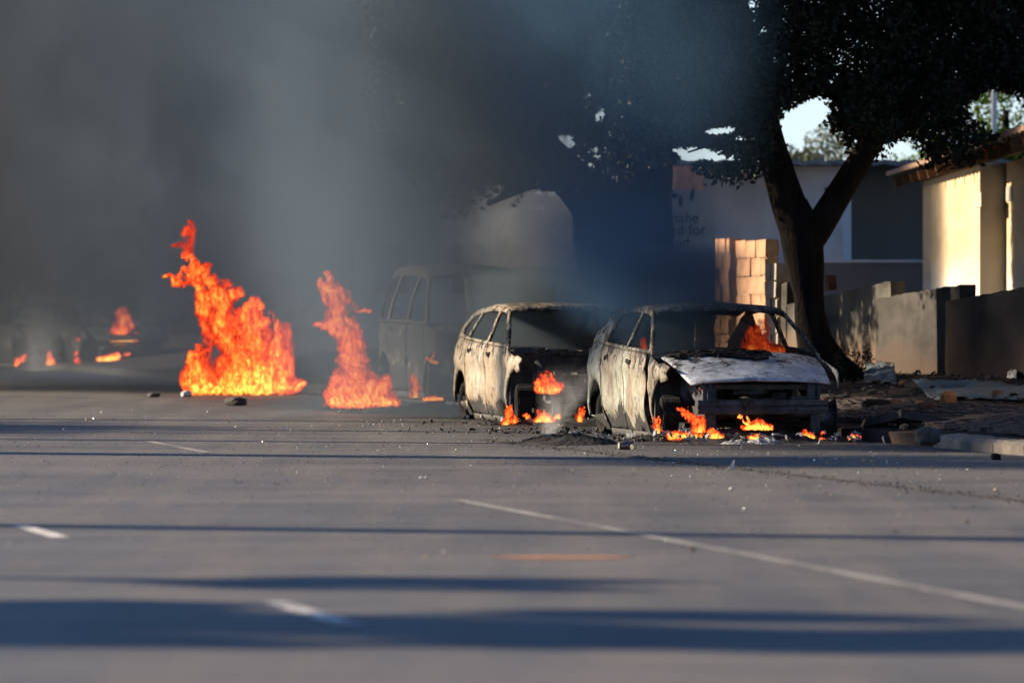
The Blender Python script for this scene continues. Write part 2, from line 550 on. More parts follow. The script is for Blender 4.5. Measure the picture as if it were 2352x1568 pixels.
def flame_mat(name, bright=1.0, fs=1.0):
    """Fire gives off light: colour follows how hot the flame is at that point."""
    n = NT(name)
    co = n.coord('Object')
    at = n.new('ShaderNodeAttribute')
    at.attribute_name = 'glow'
    heat = at.outputs['Fac']
    wv = n.noise(n.mapping(co, (1, 0.5, 0.6)), 3.0 * fs, 3, 0.6, col=True)
    wco = n.new('ShaderNodeVectorMath', operation='MULTIPLY_ADD')
    n.lk(wv, wco.inputs[0])
    wco.inputs[1].default_value = (0.35 / fs, 0.2 / fs, 0.45 / fs)
    n.lk(co, wco.inputs[2])
    st = n.noise(n.mapping(wco.outputs[0], (1.0, 0.35, 0.42), (0, 0.35, 0)), 11.0 * fs, 5, 0.65)
    st2 = n.noise(n.mapping(wco.outputs[0], (1.0, 0.4, 0.6)), 4.0 * fs, 3, 0.6)
    v = n.math('ADD', n.math('MULTIPLY', heat, 0.62), n.math('MULTIPLY', n.math('SUBTRACT', st, 0.5), 1.75))
    v = n.math('ADD', v, n.math('MULTIPLY', n.math('SUBTRACT', st2, 0.5), 0.7))
    at2 = n.new('ShaderNodeAttribute')
    at2.attribute_name = 'foot'
    v = n.math('ADD', v, n.math('MULTIPLY', at2.outputs['Fac'], 0.32))
    col = n.ramp(v, [(0.02, (0.22, 0.008, 0.006)), (0.25, (0.80, 0.045, 0.016)), (0.58, (1.0, 0.105, 0.020)), (0.86, (1.0, 0.25, 0.03)), (1.0, (1.0, 0.55, 0.09))])
    stg = n.sm(v, 0.0, 0.9, 0.45 * bright, 1.35 * bright)
    em = n.new('ShaderNodeEmission')
    n.lk(col, em.inputs['Color'])
    n.lk(n.math('MULTIPLY', stg, 1.0 / 2 ** EXPOSURE), em.inputs['Strength'])
    tr = n.new('ShaderNodeBsdfTransparent')
    alpha = n.math('MULTIPLY', n.sm(n.math('ADD', v, n.math('MULTIPLY', heat, 0.5)), 0.06, 0.42), n.math('MAXIMUM', n.sm(heat, 0.0, 0.62), n.math('MULTIPLY', n.sm(heat, 0.0, 0.15), at2.outputs['Fac'])))
    mx = n.new('ShaderNodeMixShader')
    n.lk(alpha, mx.inputs[0])
    n.lk(tr.outputs[0], mx.inputs[1])
    n.lk(em.outputs[0], mx.inputs[2])
    n.lk(mx.outputs[0], n.out.inputs['Surface'])
    n.m.cycles.emission_sampling = 'NONE'
    return n.m


M['flame'] = flame_mat('flame', 1.6, 1.9)
M['flame'].cycles.emission_sampling = 'AUTO'
M['flame_dim'] = flame_mat('dim_flame', 0.30, 2.2)
M['flame_far'] = flame_mat('far_flame', 4.0, 1.5)
M['flame_small'] = flame_mat('small_flame', 1.35, 3.2)
M['flame_small'].cycles.emission_sampling = 'AUTO'

# ------------------------------------------------------------------ ground, road, verge
mesh('ground', [(-1500, -60, -0.06), (1500, -60, -0.06), (1500, 2500, -0.06), (-1500, 2500, -0.06)], [(0, 1, 2, 3)], M['ground'])['kind'] = 'structure'


def strip(name, prof, t0, t1, dt, mat, parent=None, wob=0.0):
    """A ribbon along the street; prof is a list of (offset, z)."""
    ts = np.arange(t0, t1 + 1e-6, dt)
    vs, fs = [], []
    for t in ts:
        for (o, z) in prof:
            zz = z + (wob * mnoise.fractal(Vector((o * 0.8, t * 0.8, 0)), 1.0, 2.0, 4) if wob else 0)
            vs.append(S(o, t, zz))
    m_ = len(prof)
    for i in range(len(ts) - 1):
        for k in range(m_ - 1):
            a = i * m_ + k
            fs.append((a, a + 1, a + m_ + 1, a + m_))
    return mesh(name, vs, fs, mat, parent, True)


road = strip('road', [(-6.0, 0.0), (16.05, 0.0)], -20, 420, 20, M['asphalt'])
tag(road, kind='structure')


def quad_mark(name, pts, mat, z=0.004):
    return mesh(name, [(q.x, q.y, z) for q in pts], [(0, 1, 2, 3)], mat, road)


# centre dashes
def dash(t, L=2.0, n0=4.70, w=0.115, mat=None):
    a = [S(n0 - w / 2, t), S(n0 + w / 2, t), S(n0 + w / 2, t + L), S(n0 - w / 2, t + L)]
    return quad_mark('lane_dash', a, mat or M['paint'])


for t in (24.97, 34.54, 44.1, 53.7, 63.2, 15.4):
    dash(t, 2.0, mat=M['paint'] if t < 40 else M['paint_old'])
# worn edge line between the lane and the parking strip
vs, fs = [], []
t_list = np.arange(18, 63, 0.5)
for t in t_list:
    nn = 8.08 + 0.022 * (t - 25.8)
    w_ = 0.055 + 0.012 * mnoise.noise(Vector((t * 1.7, 3, 0)))
    vs += [S(nn - w_, t, 0.004), S(nn + w_, t, 0.004)]
for i in range(len(t_list) - 1):
    if 40.0 < t_list[i] < 53.3 or t_list[i] > 57.5:
        continue
    fs.append((2 * i, 2 * i + 1, 2 * i + 3, 2 * i + 2))
mesh('edge_line', vs, fs, M['paint_old'], road)
# the open seam between two asphalt layers
vs, fs = [], []
t_list = np.arange(30, 58, 0.12)
for i, t in enumerate(t_list):
    a = 0.05 + 0.07 * mnoise.noise(Vector((t * 2.1, 1, 0)))
    b = 0.05 + 0.08 * mnoise.noise(Vector((t * 2.7, 9, 0)))
    vs += [S(12.35 - a, t, 0.004), S(12.35, t, 0.012), S(12.35 + b, t, 0.004)]
for i in range(len(t_list) - 1):
    a = 3 * i
    fs += [(a, a + 1, a + 4, a + 3), (a + 1, a + 2, a + 5, a + 4)]
mesh('tar_seam', vs, fs, M['tar'], road)

vs = []  # irregular orange-brown patch lying flat on the asphalt
c_ = G(1285, 1280)
for i in range(26):
    a = i / 26 * 6.283
    r_ = 1 + 0.35 * mnoise.noise(Vector((math.cos(a) * 2, math.sin(a) * 2, 4)))
    vs.append((c_.x + 0.40 * r_ * math.cos(a), c_.y + 0.22 * r_ * math.sin(a), 0.004))
M['road_orange'] = simple('orange_patch', (0.10, 0.06, 0.045), (0.36, 0.15, 0.075), 6, 0.95, 0.6, 0.01)
mesh('orange_patch', vs, [tuple(range(26))], M['road_orange'], road)
Z_WALL = 0.53
prof = [(16.12, -0.03), (16.12, 0.10), (16.4, 0.13), (17.2, 0.20), (18.0, 0.29), (18.8, 0.38), (19.6, 0.46), (20.5, 0.53), (24, 0.55), (40, 0.6), (120, 1.0), (700, 2.0)]
verge = strip('verge', prof, -20, 420, 0.8, M['soil'], wob=0.025)
tag(verge, kind='structure')
tag(strip('far_verge', [(-6.1, -0.03), (-6.1, 0.12), (-9, 0.14), (-30, 0.2), (-400, 0.5)], -20, 420, 10, M['soil']), kind='structure')


def verge_z(n_):
    for (a, za), (b, zb) in zip(prof[1:], prof[2:]):
        if a <= n_ <= b:
            return za + (zb - za) * (n_ - a) / (b - a)
    return 0.13


# pavers on the footway
mb = MB()
for i in range(0, 150):
    for j in range(0, 14):
        o = 16.55 + j * 0.105
        t = 46.0 + i * 0.205 + (0.1 if j % 2 else 0)
        if random.random() < 0.06:
            continue
        z = verge_z(o + 0.05) + 0.025 + random.uniform(-0.008, 0.010)
        c = S(o + 0.05, t + 0.1, z)
        mb.box(c, (0.096, 0.196, 0.05), math.atan2(RU.y, RU.x) - math.pi / 2, 0.004)
pav = mb.build('pavers', M['paver'], verge)
pav['kind'] = 'stuff'

# kerb stones: a run with the charred, broken gap beside the first car
k = 0
RZ = math.atan2(RU.y, RU.x) - math.pi / 2
for t in np.arange(38.0, 120.0, 1.0):
    if 53.8 < t < 63.0:
        continue
    mb = MB()
    L = 0.985
    prof_k = [(-0.10, -0.05), (-0.10, 0.085), (-0.055, 0.125), (0.12, 0.135), (0.16, 0.135), (0.16, -0.05)]
    vs = []
    segs = 7
    for q in range(segs + 1):
        for (a, z) in prof_k:
            jz = 0.014 * mnoise.noise(Vector((t * 3 + q * 0.6, a * 9, z * 9)))
            vs.append(S(16.10 + a + jz, t + L * q / segs, z + jz))
    fs = []
    m_ = len(prof_k)
    for q in range(segs):
        for a in range(m_):
            b = (a + 1) % m_
            fs.append((q * m_ + a, q * m_ + b, (q + 1) * m_ + b, (q + 1) * m_ + a))
    fs.append(tuple(range(m_)))
    fs.append(tuple(segs * m_ + a for a in range(m_))[::-1])
    mb.add(vs, fs)
    mb.build('kerb_stone', M['kerb'] if t < 56 else M['kerb_dark'], verge)

# broken ground where the kerb is gone: dark hole of a storm drain with its tilted concrete lid
drain = empty('storm_drain', S(16.4, 57.6, 0))
tag(drain, 'open charred storm drain with dark gaping mouth in the broken kerb', 'drain')
mb = MB()
c0 = S(16.45, 57.7)
for dz, sx, sy in ((0.02, 1.0, 2.3),):
    mb.box(Vector((0.1, 0.2, 0.02)), (0.75, 2.4, 0.10), RZ)
mb.build('drain_pit', M['black'], drain)
mb = MB()
R_ = Matrix.Rotation(RZ, 3, 'Z') @ Matrix.Rotation(math.radians(9), 3, 'Y') @ Matrix.Rotation(math.radians(-5), 3, 'X')
mb.box(Vector((0.42, -0.5, 0.15)), (0.72, 1.5, 0.09), mtx=R_, jit=0.02)
mb.build('drain_lid', M['kerb_dark'], drain)

# ------------------------------------------------------------------ distant land
def blob_hill(name, c, r, mat):
    vs, fs = [], []
    nx, ny = 40, 8
    for j in range(ny + 1):
        for i in range(nx + 1):
            u, v = i / nx * 2 - 1, j / ny
            h = r[2] * (1 - u * u) * math.sin(v * math.pi / 2) * (1 + 0.25 * mnoise.noise(Vector((u * 4, v, 1))))
            vs.append((c[0] + u * r[0], c[1] + v * r[1], c[2] + h))
    for j in range(ny):
        for i in range(nx):
            a = j * (nx + 1) + i
            fs.append((a, a + 1, a + nx + 2, a + nx + 1))
    o = mesh(name, vs, fs, mat, None, True)
    o['kind'] = 'structure'
    return o


M['hill'] = simple('wooded_hill', (0.03, 0.045, 0.02), (0.07, 0.085, 0.035), 0.05, 0.95, 0.5, 0.5)
blob_hill('hill', (-60, 420, -1), (330, 400, 9), M['hill'])

# ------------------------------------------------------------------ boundary wall
def wall_slab(name, pA, pB, zA, zB, zbot, thick, mat, parent, nseg=40, wob=0.024):
    """A vertical wall from ground point pA to pB with a ragged sloping top."""
    u = (pB - pA)
    L = u.length
    u = u / L
    nrm = Vector((u.y, -u.x, 0))
    vs, fs = [], []
    nz = 6
    ring = 2 * (nz + 1)
    for i in range(nseg + 1):
        s = i / nseg
        top = zA + (zB - zA) * s + wob * mnoise.noise(Vector((s * L * 4, zA * 7, 2)))
        for side in (0, 1):
            for k_ in range(nz + 1):
                kk = k_ if side == 0 else nz - k_
                z = zbot + (top - zbot) * kk / nz
                b = wob * 0.8 * mnoise.noise(Vector((s * L * 1.5, z * 2, side * 5.0)))
                p = pA + u * (s * L) + nrm * (b if side == 0 else thick + b)
                vs.append((p.x, p.y, z))
    for i in range(nseg):
        for k_ in range(ring):
            k2 = (k_ + 1) % ring
            fs.append((i * ring + k_, (i + 1) * ring + k_, (i + 1) * ring + k2, i * ring + k2))
    fs.append(tuple(range(ring)))
    fs.append(tuple(nseg * ring + a for a in range(ring))[::-1])
    return mesh(name, vs, fs, mat, parent)


def wall_part(parent, name, pxA, yA, pxB, yB, nn, mat, thick=0.2, zbot=0.3, org=None):
    a, b = line_at(pxA, nn), line_at(pxB, nn)
    o = wall_slab(name, a, b, zat(yA, a.y), zat(yB, b.y), zbot, -thick, mat, parent)
    return o


bw = empty('boundary_wall')
tag(bw, 'low plastered boundary wall, rain streaked, its top stepping down beside the big forked tree', 'wall')
wall_part(bw, 'wall_section', 1764, 668, 1806, 648, 20.5, M['wall_plaster'])
wall_part(bw, 'wall_section', 1808, 700, 2046, 645, 20.5, M['wall_plaster'])
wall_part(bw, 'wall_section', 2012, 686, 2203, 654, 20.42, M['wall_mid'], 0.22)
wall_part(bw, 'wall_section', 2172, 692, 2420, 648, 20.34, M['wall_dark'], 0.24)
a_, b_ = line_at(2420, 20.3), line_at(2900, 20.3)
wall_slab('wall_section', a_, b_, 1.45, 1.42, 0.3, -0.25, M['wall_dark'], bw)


def block_wall(label, pxA, pxB, ytopA, nn, courses, cols, mat, zbase=0.5, ch=0.245):
    """A stretch of raw cement-block wall, every block its own part."""
    a, b = line_at(pxA, nn), line_at(pxB, nn)
    L = (b - a).length
    u = (b - a) / L
    rz = math.atan2(u.y, u.x)
    top = zat(ytopA, a.y)
    root = empty('block_wall', (a.x, a.y, zbase), rz)
    tag(root, label, 'wall', 'stretches of raw cement block wall')
    bl = L / cols
    H = top - zbase
    nrow = max(1, round(H / ch))
    ch = H / nrow
    mb = MB()
    mb.box((L / 2, 0.085, H / 2), (L - 0.03, 0.13, H - 0.03))
    mb.build('mortar_core', M['mortar'], root)
    protos = []
    for q in range(4):
        m2 = MB()
        m2.box((0, 0, 0), (bl - 0.035, 0.19, ch - 0.022), 0, 0.010)
        me = bpy.data.meshes.new('block')
        me.from_pydata(m2.v, [], m2.f)
        me.materials.append(mat)
        protos.append(me)
    for r in range(nrow):
        sh = 0.0 if r % 2 == 0 else 0.5
        xs = [(c_ + 0.5) * bl for c_ in range(cols)] if sh == 0 else [(c_) * bl for c_ in range(1, cols)]
        for x in xs:
            o = link('cement_block', random.choice(protos), None, root)
            o.location = (x + random.uniform(-.006, .006), 0.085 + random.uniform(-.012, .012), (r + 0.5) * ch)
            o.rotation_euler = (0, 0, random.uniform(-.02, .02))
        if sh:
            for x, wd in ((bl * 0.25, 0.5), (L - bl * 0.25, 0.5)):
                o = link('cement_block', random.choice(protos), None, root)
                o.scale = (wd * 0.95, 1, 1)
                o.location = (x, 0.085 + random.uniform(-.012, .012), (r + 0.5) * ch)
    return root


block_wall('tall raw block wall stretch with sunlit ochre face left of the forked tree trunk', 1692, 1760, 552, 20.5, 7, 3, M['block'])
block_wall('raw block wall stretch with sunlit face just right of the white sign board', 1643, 1677, 548, 20.5, 7, 2, M['block'])
block_wall('lower grey block stub with pale mortar between tall block wall and plastered wall', 1759, 1786, 604, 20.45, 5, 1, M['block_grey'])
block_wall('thin sunlit sliver of block wall seen left of the thick dark trunk', 1286, 1330, 634, 20.5, 5, 2, M['block'])
bs = MB()
c = W(1908, 640, 75.6)
bs.box((0, 0, 0.0), (0.10, 0.2, 0.2), 0.2, 0.01)
o = bs.build('loose_block', M['rock'])
o.location = (c.x, c.y, zat(664, 75.6) + 0.09)
tag(o, 'loose dark block lying on top of the plastered wall right of the forked trunk', 'block')

# ------------------------------------------------------------------ house on the right
house = empty('house', (6.5, 80, 0.5))
tag(house, 'cream plastered house with rusty eave and rafter ends, side wall in sun', 'house')
hx, hy, hz = 6.5, 80, 0.5


def hloc(o):
    o.matrix_parent_inverse = Matrix.Translation((-hx, -hy, -hz))
    return o


def box_obj(name, lo, hi, mat, parent):
    mb = MB()
    lo, hi = Vector(lo), Vector(hi)
    mb.box((lo + hi) / 2, hi - lo)
    return mb.build(name, mat, parent)


def bumpy_wall(name, lo, hi, mat, parent, face_nseg=(14, 10)):
    return box_obj(name, lo, hi, mat, parent)


hloc(box_obj('side_wall', (6.5, 79.1, 0.3), (6.86, 90.0, 3.36), M['house_plaster'], house))
hloc(box_obj('return_wall', (6.502, 79.04, 0.3), (6.86, 79.097, 3.36), M['house_grey'], house))
hloc(box_obj('front_wall', (6.863, 58.0, 0.3), (7.2, 79.097, 3.36), M['house_plaster'], house))
hloc(box_obj('end_wall', (6.863, 89.7, 0.3), (13, 90.0, 3.36), M['house_grey'], house))
# corrugated roof sheets, pitched up to the right
vs, fs = [], []
nx = 150
for i in range(nx + 1):
    y = 57 + (91.2 - 57) * i / nx
    for (x, z) in ((6.0, 3.50), (9.5, 4.45)):
        cz = 0.016 * math.sin(i * 2.2)
        vs.append((x + 0.03 * mnoise.noise(Vector((y * 2, 0, 0))), y, z + cz + 0.02 * mnoise.noise(Vector((y, 4, 0)))))
    for (x, z) in ((9.5, 4.40), (6.0, 3.44)):
        cz = 0.016 * math.sin(i * 2.2)
        vs.append((x, y, z + cz))
for i in range(nx):
    for k_ in range(4):
        k2 = (k_ + 1) % 4
        fs.append((i * 4 + k_, i * 4 + k2, (i + 1) * 4 + k2, (i + 1) * 4 + k_))
fs += [(0, 3, 2, 1), (nx * 4, nx * 4 + 1, nx * 4 + 2, nx * 4 + 3)]
hloc(mesh('roof', vs, fs, M['roof'], house))
for y in np.arange(90.6, 58, -1.75):
    mb = MB()
    R_ = Matrix.Rotation(math.radians(-15.2), 3, 'Y')
    mb.box((6.75, y, 3.50), (1.35, 0.075, 0.15), mtx=R_)
    hloc(mb.build('rafter', M['timber'], house))
mb = MB()
mb.box((6.47, 74.3, 3.40), (0.06, 33, 0.14))
hloc(mb.build('wall_plate', M['timber'], house))
for (px, X) in ((2247, 6.5), (2318, 6.863)):
    d = X * F / (px - CX)
    z = zat(460 if px < 2300 else 445, d)
    ab = hloc(box_obj('air_brick', (X - 0.012, d - 0.6, z - 0.10), (X + 0.02, d + 0.6, z + 0.10), M['house_grey'], house))
    for q in range(4):
        mb = MB()
        zz = z - 0.072 + q * 0.048
        mb.box((X - 0.008, d, zz), (0.02, 0.9, 0.028))
        o = mb.build('vent_slot', M['black'], ab)
        o.matrix_parent_inverse = Matrix.Translation((-hx, -hy, -hz))

# far white building between the limbs
fb = empty('white_building', (4.3, 96, 0.5))
tag(fb, 'far white walled building with dark sheet roof seen between the tree limbs', 'building')


def floc(o):
    o.matrix_parent_inverse = Matrix.Translation((-4.3, -96, -0.5))
    return o


floc(wall_slab('gable_wall', Vector((2.0, 97.04, 0)), Vector((5.53, 95.0, 0)), 3.70, 3.70, 0.3, -0.3, M['white_wall'], fb, wob=0.0))
floc(box_obj('rear_wall', (5.533, 97, 0.3), (9.5, 97.3, 3.72), M['grey_wall'], fb))
vs, fs = [], []
for i in range(61):
    x = 2.3 + i * (9.6 - 2.3) / 60
    cz = 0.02 * math.sin(i * 2.0)
    vs += [(x, 94.6, 3.70 + cz), (x, 101, 3.78 + cz), (x, 101, 3.74 + cz), (x, 94.6, 3.75 - 0.0 + cz + 0.03)]
for i in range(60):
    for k_ in range(4):
        k2 = (k_ + 1) % 4
        fs.append((i * 4 + k_, i * 4 + k2, (i + 1) * 4 + k2, (i + 1) * 4 + k_))
floc(mesh('roof', vs, fs, M['roof_grey'], fb))
for (px, py) in ((1853, 470), (1898, 440)):
    q = W(px, py, 95.3)
    mb = MB()
    mb.box((q.x, 95.0 + (5.53 - q.x) * 0.578, q.z), (0.05, 0.06, 0.13), -0.524)
    floc(mb.build('wall_hole', M['black'], fb))
mb = MB()
q = W(1660, 396, 94.4)
mb.box((q.x, 94.5, q.z), (0.9, 0.08, 0.09))
floc(mb.build('red_fascia', M['brick'], fb))

yw = empty('yard_wall', (6, 92, 0.5))
tag(yw, 'plain grey yard wall with level top behind the stepped boundary wall', 'wall')
o = box_obj('wall_face', (4.9, 92, 0.3), (9.0, 92.2, 2.06), M['grey_wall'], yw)
o.matrix_parent_inverse = Matrix.Translation((-6, -92, -0.5))
o = box_obj('wall_coping', (4.88, 91.97, 2.063), (9.0, 92.23, 2.11), M['white_wall'], yw)
o.matrix_parent_inverse = Matrix.Translation((-6, -92, -0.5))

# sunlit brick chimney behind the sign
q = W(1562, 440, 90)
ch = empty('brick_chimney', (q.x, 90, 0.6), math.radians(38))
tag(ch, 'sunlit pinkish brick chimney stack rising just behind the white sign', 'chimney')
ztop = zat(382, 90) - 0.6
mb = MB()
mb.box((0, 0, ztop / 2 - 0.02), (0.50, 0.50, ztop - 0.05))
mb.build('mortar_core', M['mortar'], ch)
bm_ = MB()
bm_.box((0, 0, 0), (0.235, 0.09, 0.075), 0, 0.004)
bme = bpy.data.meshes.new('brick')
bme.from_pydata(bm_.v, [], bm_.f)
bme.materials.append(M['brick'])
rows = 14
for r in range(rows):
    z = ztop - 0.05 - r * 0.087
    for side in range(4):
        for c_ in range(2):
            o = link('brick', bme, None, ch)
            off_ = (c_ - 0.5) * 0.255 + (0.06 if (r + side) % 2 else -0.06) * 0.5
            a = side * math.pi / 2
            R_ = Matrix.Rotation(a, 3, 'Z')
            o.location = R_ @ Vector((off_, -0.235, z))
            o.rotation_euler = (0, 0, a + random.uniform(-.02, .02))

# hazy pale building far behind the smoke
pb = empty('pale_building', (-2, 118, 0.4))
tag(pb, 'pale flat building barely visible through the smoke behind the row of cars', 'building')


def ploc(o):
    o.matrix_parent_inverse = Matrix.Translation((2, -118, -0.4))
    return o


ploc(box_obj('wall', (-3.3, 118, 0.2), (1.4, 118.3, 3.4), M['white_wall'], pb))
ploc(box_obj('roof', (-3.6, 117.5, 3.403), (1.7, 124, 3.62), M['roof_grey'], pb))
for x in (-2.5, -0.9, 0.5):
    w_ = ploc(box_obj('window', (x - 0.35, 117.96, 1.6), (x + 0.35, 118.0, 2.6), M['black'], pb))

# ------------------------------------------------------------------ sign board
sg = empty('sign_board', tuple(W(1500, 690, 80).xy) + (0.4,))
tag(sg, 'big white rounded sign board half hidden behind the thick trunk', 'sign')
sx0, sx1 = W(1420, 0, 80).x, W(1643, 0, 80).x
stop, sbot = zat(436, 80), zat(745, 80)
rr = 0.26
pts = [(sx0, sbot), (sx1, sbot)]
for a in range(0, 91, 10):
    pts.append((sx1 - rr + rr * math.cos(math.radians(a)), stop - rr + rr * math.sin(math.radians(a))))
for a in range(90, 181, 10):
    pts.append((sx0 + rr + rr * math.cos(math.radians(a)), stop - rr + rr * math.sin(math.radians(a))))
n_ = len(pts)
vs = [(x, 80.0, z) for x, z in pts] + [(x, 80.12, z) for x, z in pts]
fs = [tuple(range(n_)), tuple(range(n_, 2 * n_))[::-1]] + [(i, i + n_, (i + 1) % n_ + n_, (i + 1) % n_) for i in range(n_)]
o = mesh('panel', vs, fs, M['sign_blue'], sg)
o.matrix_parent_inverse = sg.matrix_world.inverted() if False else Matrix.Translation(-Vector(sg.location))
for x in (sx0 + 0.25, sx1 - 0.25):
    mb = MB()
    mb.tube([(x, 80.16, 0.1), (x, 80.16, sbot + 0.4)], [0.035, 0.035], 8)
    o = mb.build('post', M['steel'], sg)
    o.matrix_parent_inverse = Matrix.Translation(-Vector(sg.location))


def text(name, s, px, py, d, size, mat, parent, align='RIGHT', rot=(math.pi / 2, 0, 0)):
    cu = bpy.data.curves.new(name, 'FONT')
    cu.body = s
    cu.size = size
    cu.align_x = align
    cu.extrude = 0.003
    cu.materials.append(mat)
    tmp = bpy.data.objects.new('tmp', cu)
    COL.objects.link(tmp)
    me = bpy.data.meshes.new_from_object(tmp.evaluated_get(bpy.context.evaluated_depsgraph_get()))
    bpy.data.objects.remove(tmp)
    bpy.data.curves.remove(cu)
    o = link(name, me)
    p_ = W(px, py, d)
    o.location = p_
    o.rotation_euler = rot
    o.parent = parent
    o.matrix_parent_inverse = Matrix.Translation(-Vector(parent.location))
    return o


text('lettering', 'nahe', 1606, 512, 79.99, 0.21, M['sign_ink'], sg)
text('lettering', 'ed for', 1622, 540, 79.99, 0.21, M['sign_ink'], sg)
text('lettering', 'xed', 1584, 568, 79.99, 0.21, M['sign_ink'], sg)
text('lettering', 'er', 1574, 592, 79.99, 0.16, M['sign_ink'], sg)
for (px, py, w_, h_) in ((1563, 462, 0.07, 0.12), (1590, 448, 0.05, 0.17)):
    q = W(px, py, 79.985)
    vs = []
    for a in range(10):
        ang = a / 10 * 2 * math.pi
        r_ = 1 + 0.35 * math.sin(ang * 2 + px)
        vs.append((q.x + math.cos(ang) * w_ * r_ * 0.6, 79.99, q.z + math.sin(ang) * h_ * r_ * 0.55))
    o = mesh('emblem', vs, [tuple(range(10))], M['sign_ink'], sg)
    o.matrix_parent_inverse = Matrix.Translation(-Vector(sg.location))

# ------------------------------------------------------------------ trees
def leaves_mesh(name, pts, size, mat, parent, asp=0.5):
    """Rhombic leaves at the given points, random turns."""
    N = len(pts)
    pts = np.asarray(pts)
    a = RNG.normal(size=(N, 3))
    a /= np.linalg.norm(a, axis=1)[:, None]
    b = RNG.normal(size=(N, 3))
    b -= (b * a).sum(1)[:, None] * a
    b /= np.linalg.norm(b, axis=1)[:, None]
    s = (size * RNG.uniform(0.6, 1.35, N))[:, None]
    c_ = np.cross(a, b)
    V = np.empty((N, 4, 3))
    V[:, 0] = pts - a * s * 0.5
    V[:, 1] = pts + b * s * asp * 0.5 + c_ * s * 0.08
    V[:, 2] = pts + a * s * 0.5
    V[:, 3] = pts - b * s * asp * 0.5 + c_ * s * 0.08
    me = bpy.data.meshes.new(name)
    me.vertices.add(N * 4)
    me.vertices.foreach_set('co', V.reshape(-1))
    me.loops.add(N * 4)
    me.loops.foreach_set('vertex_index', np.arange(N * 4, dtype=np.int32))
    me.polygons.add(N)
    me.polygons.foreach_set('loop_start', np.arange(0, N * 4, 4, dtype=np.int32))
    me.polygons.foreach_set('loop_total', np.full(N, 4, dtype=np.int32))
    me.update()
    me.validate()
    return link(name, me, mat, parent)


def clump_points(centres, per, rad):
    out = []
    for c_, r_ in centres:
        k_ = max(3, int(per * (r_ / rad) ** 2))
        d_ = RNG.normal(size=(k_, 3))
        d_ /= np.linalg.norm(d_, axis=1)[:, None]
        out.append(np.asarray(c_) + d_ * (RNG.uniform(0, 1, k_) ** 0.45 * r_)[:, None])
    return np.concatenate(out)


def limb(mb, pts, seg=10, n=4, rough=0.10, seed=0):
    sp_ = smooth_path(pts, n)
    mb.tube([tuple(float(c) for c in q[:3]) for q in sp_], [max(0.008, float(q[3])) for q in sp_], seg, True, rough, seed)


def ipts(lst, d):
    """(px, py, width px, extra depth) -> trunk path points at depth d."""
    out = []
    for (px, py, w_, dd) in lst:
        q = W(px, py, d + dd)
        out.append((q.x, q.y, q.z, w_ / F * (d + dd) / 2 * (0.86 if d < 75 else 1.0)))
    return out


# forked tree beside the first car
D1 = 71.8
t1 = empty('forked_tree', (W(1900, 870, D1).x, D1, 0.38))
tag(t1, 'big dark tree forking low into two thick limbs beside the front car', 'tree')


def tparent(o, root):
    o.matrix_parent_inverse = Matrix.Translation(-Vector(root.location))
    return o


mb = MB()
limb(mb, ipts([(1925, 905, 190, 0), (1908, 868, 150, 0), (1880, 820, 108, 0), (1862, 740, 84, 0), (1858, 680, 84, 0), (1852, 620, 98, 0), (1846, 565, 112, 0), (1838, 530, 112, 0), (1815, 470, 92, 0)], D1), 14, 5, 0.12)
for a_, dx in ((0, 1975), (1, 1880), (2, 1950)):
    q = W(dx, 885, D1 + (a_ - 1) * 0.3)
    limb(mb, [(q.x, q.y - 0.15, 0.33, 0.05), *[(lambda w: (w.x, w.y, w.z, 0.13))(W(1915 + (dx - 1915) * 0.4, 850, D1))], *[(lambda w: (w.x, w.y, w.z, 0.17))(W(1885, 790, D1))]], 8, 4)
tr = mb.build('trunk', M['bark'], t1, True)
tparent(tr, t1)
limbs1 = {
    'left': [(1838, 545, 100, 0), (1815, 478, 96, 0), (1790, 400, 84, 0), (1765, 310, 76, 0.1), (1748, 210, 66, 0.2), (1720, 90, 56, 0.2), (1680, -60, 46, 0), (1660, -260, 34, -0.3), (1630, -480, 16, -0.5)],
    'right': [(1852, 560, 84, 0), (1880, 522, 80, 0), (1925, 450, 72, 0), (1975, 370, 66, 0.1), (2015, 300, 60, 0), (2050, 210, 54, 0), (2095, 80, 46, -0.2), (2150, -80, 36, -0.3), (2210, -300, 20, -0.5)],
    'stub': [(1846, 545, 40, -0.12), (1862, 512, 34, -0.15), (1876, 500, 16, -0.2)],
    'b1': [(1750, 215, 40, 0.2), (1690, 150, 30, 0.4), (1600, 90, 20, 0.8), (1500, 60, 10, 1.0)],
    'b2': [(2045, 220, 36, 0), (2120, 170, 28, -0.5), (2220, 150, 20, -1), (2340, 170, 10, -1.4)],
    'b3': [(1720, 90, 34, 0.2), (1800, -20, 24, 0.4), (1900, -100, 14, 0.5)],
    'b4': [(1780, 360, 22, 0), (1720, 330, 15, -0.2), (1650, 330, 9, -0.4), (1580, 350, 5, -0.5)],
    'b5': [(2015, 300, 22, 0), (2080, 280, 16, 0.2), (2160, 290, 10, 0.3), (2230, 320, 5, 0.3)],
}
for k_, l in limbs1.items():
    mb = MB()
    limb(mb, ipts(l, D1), 10 if k_ in ('left', 'right') else 7, 5, 0.1, len(k_) * 3.1)
    tparent(mb.build('limb', M['bark'], t1, True), t1)

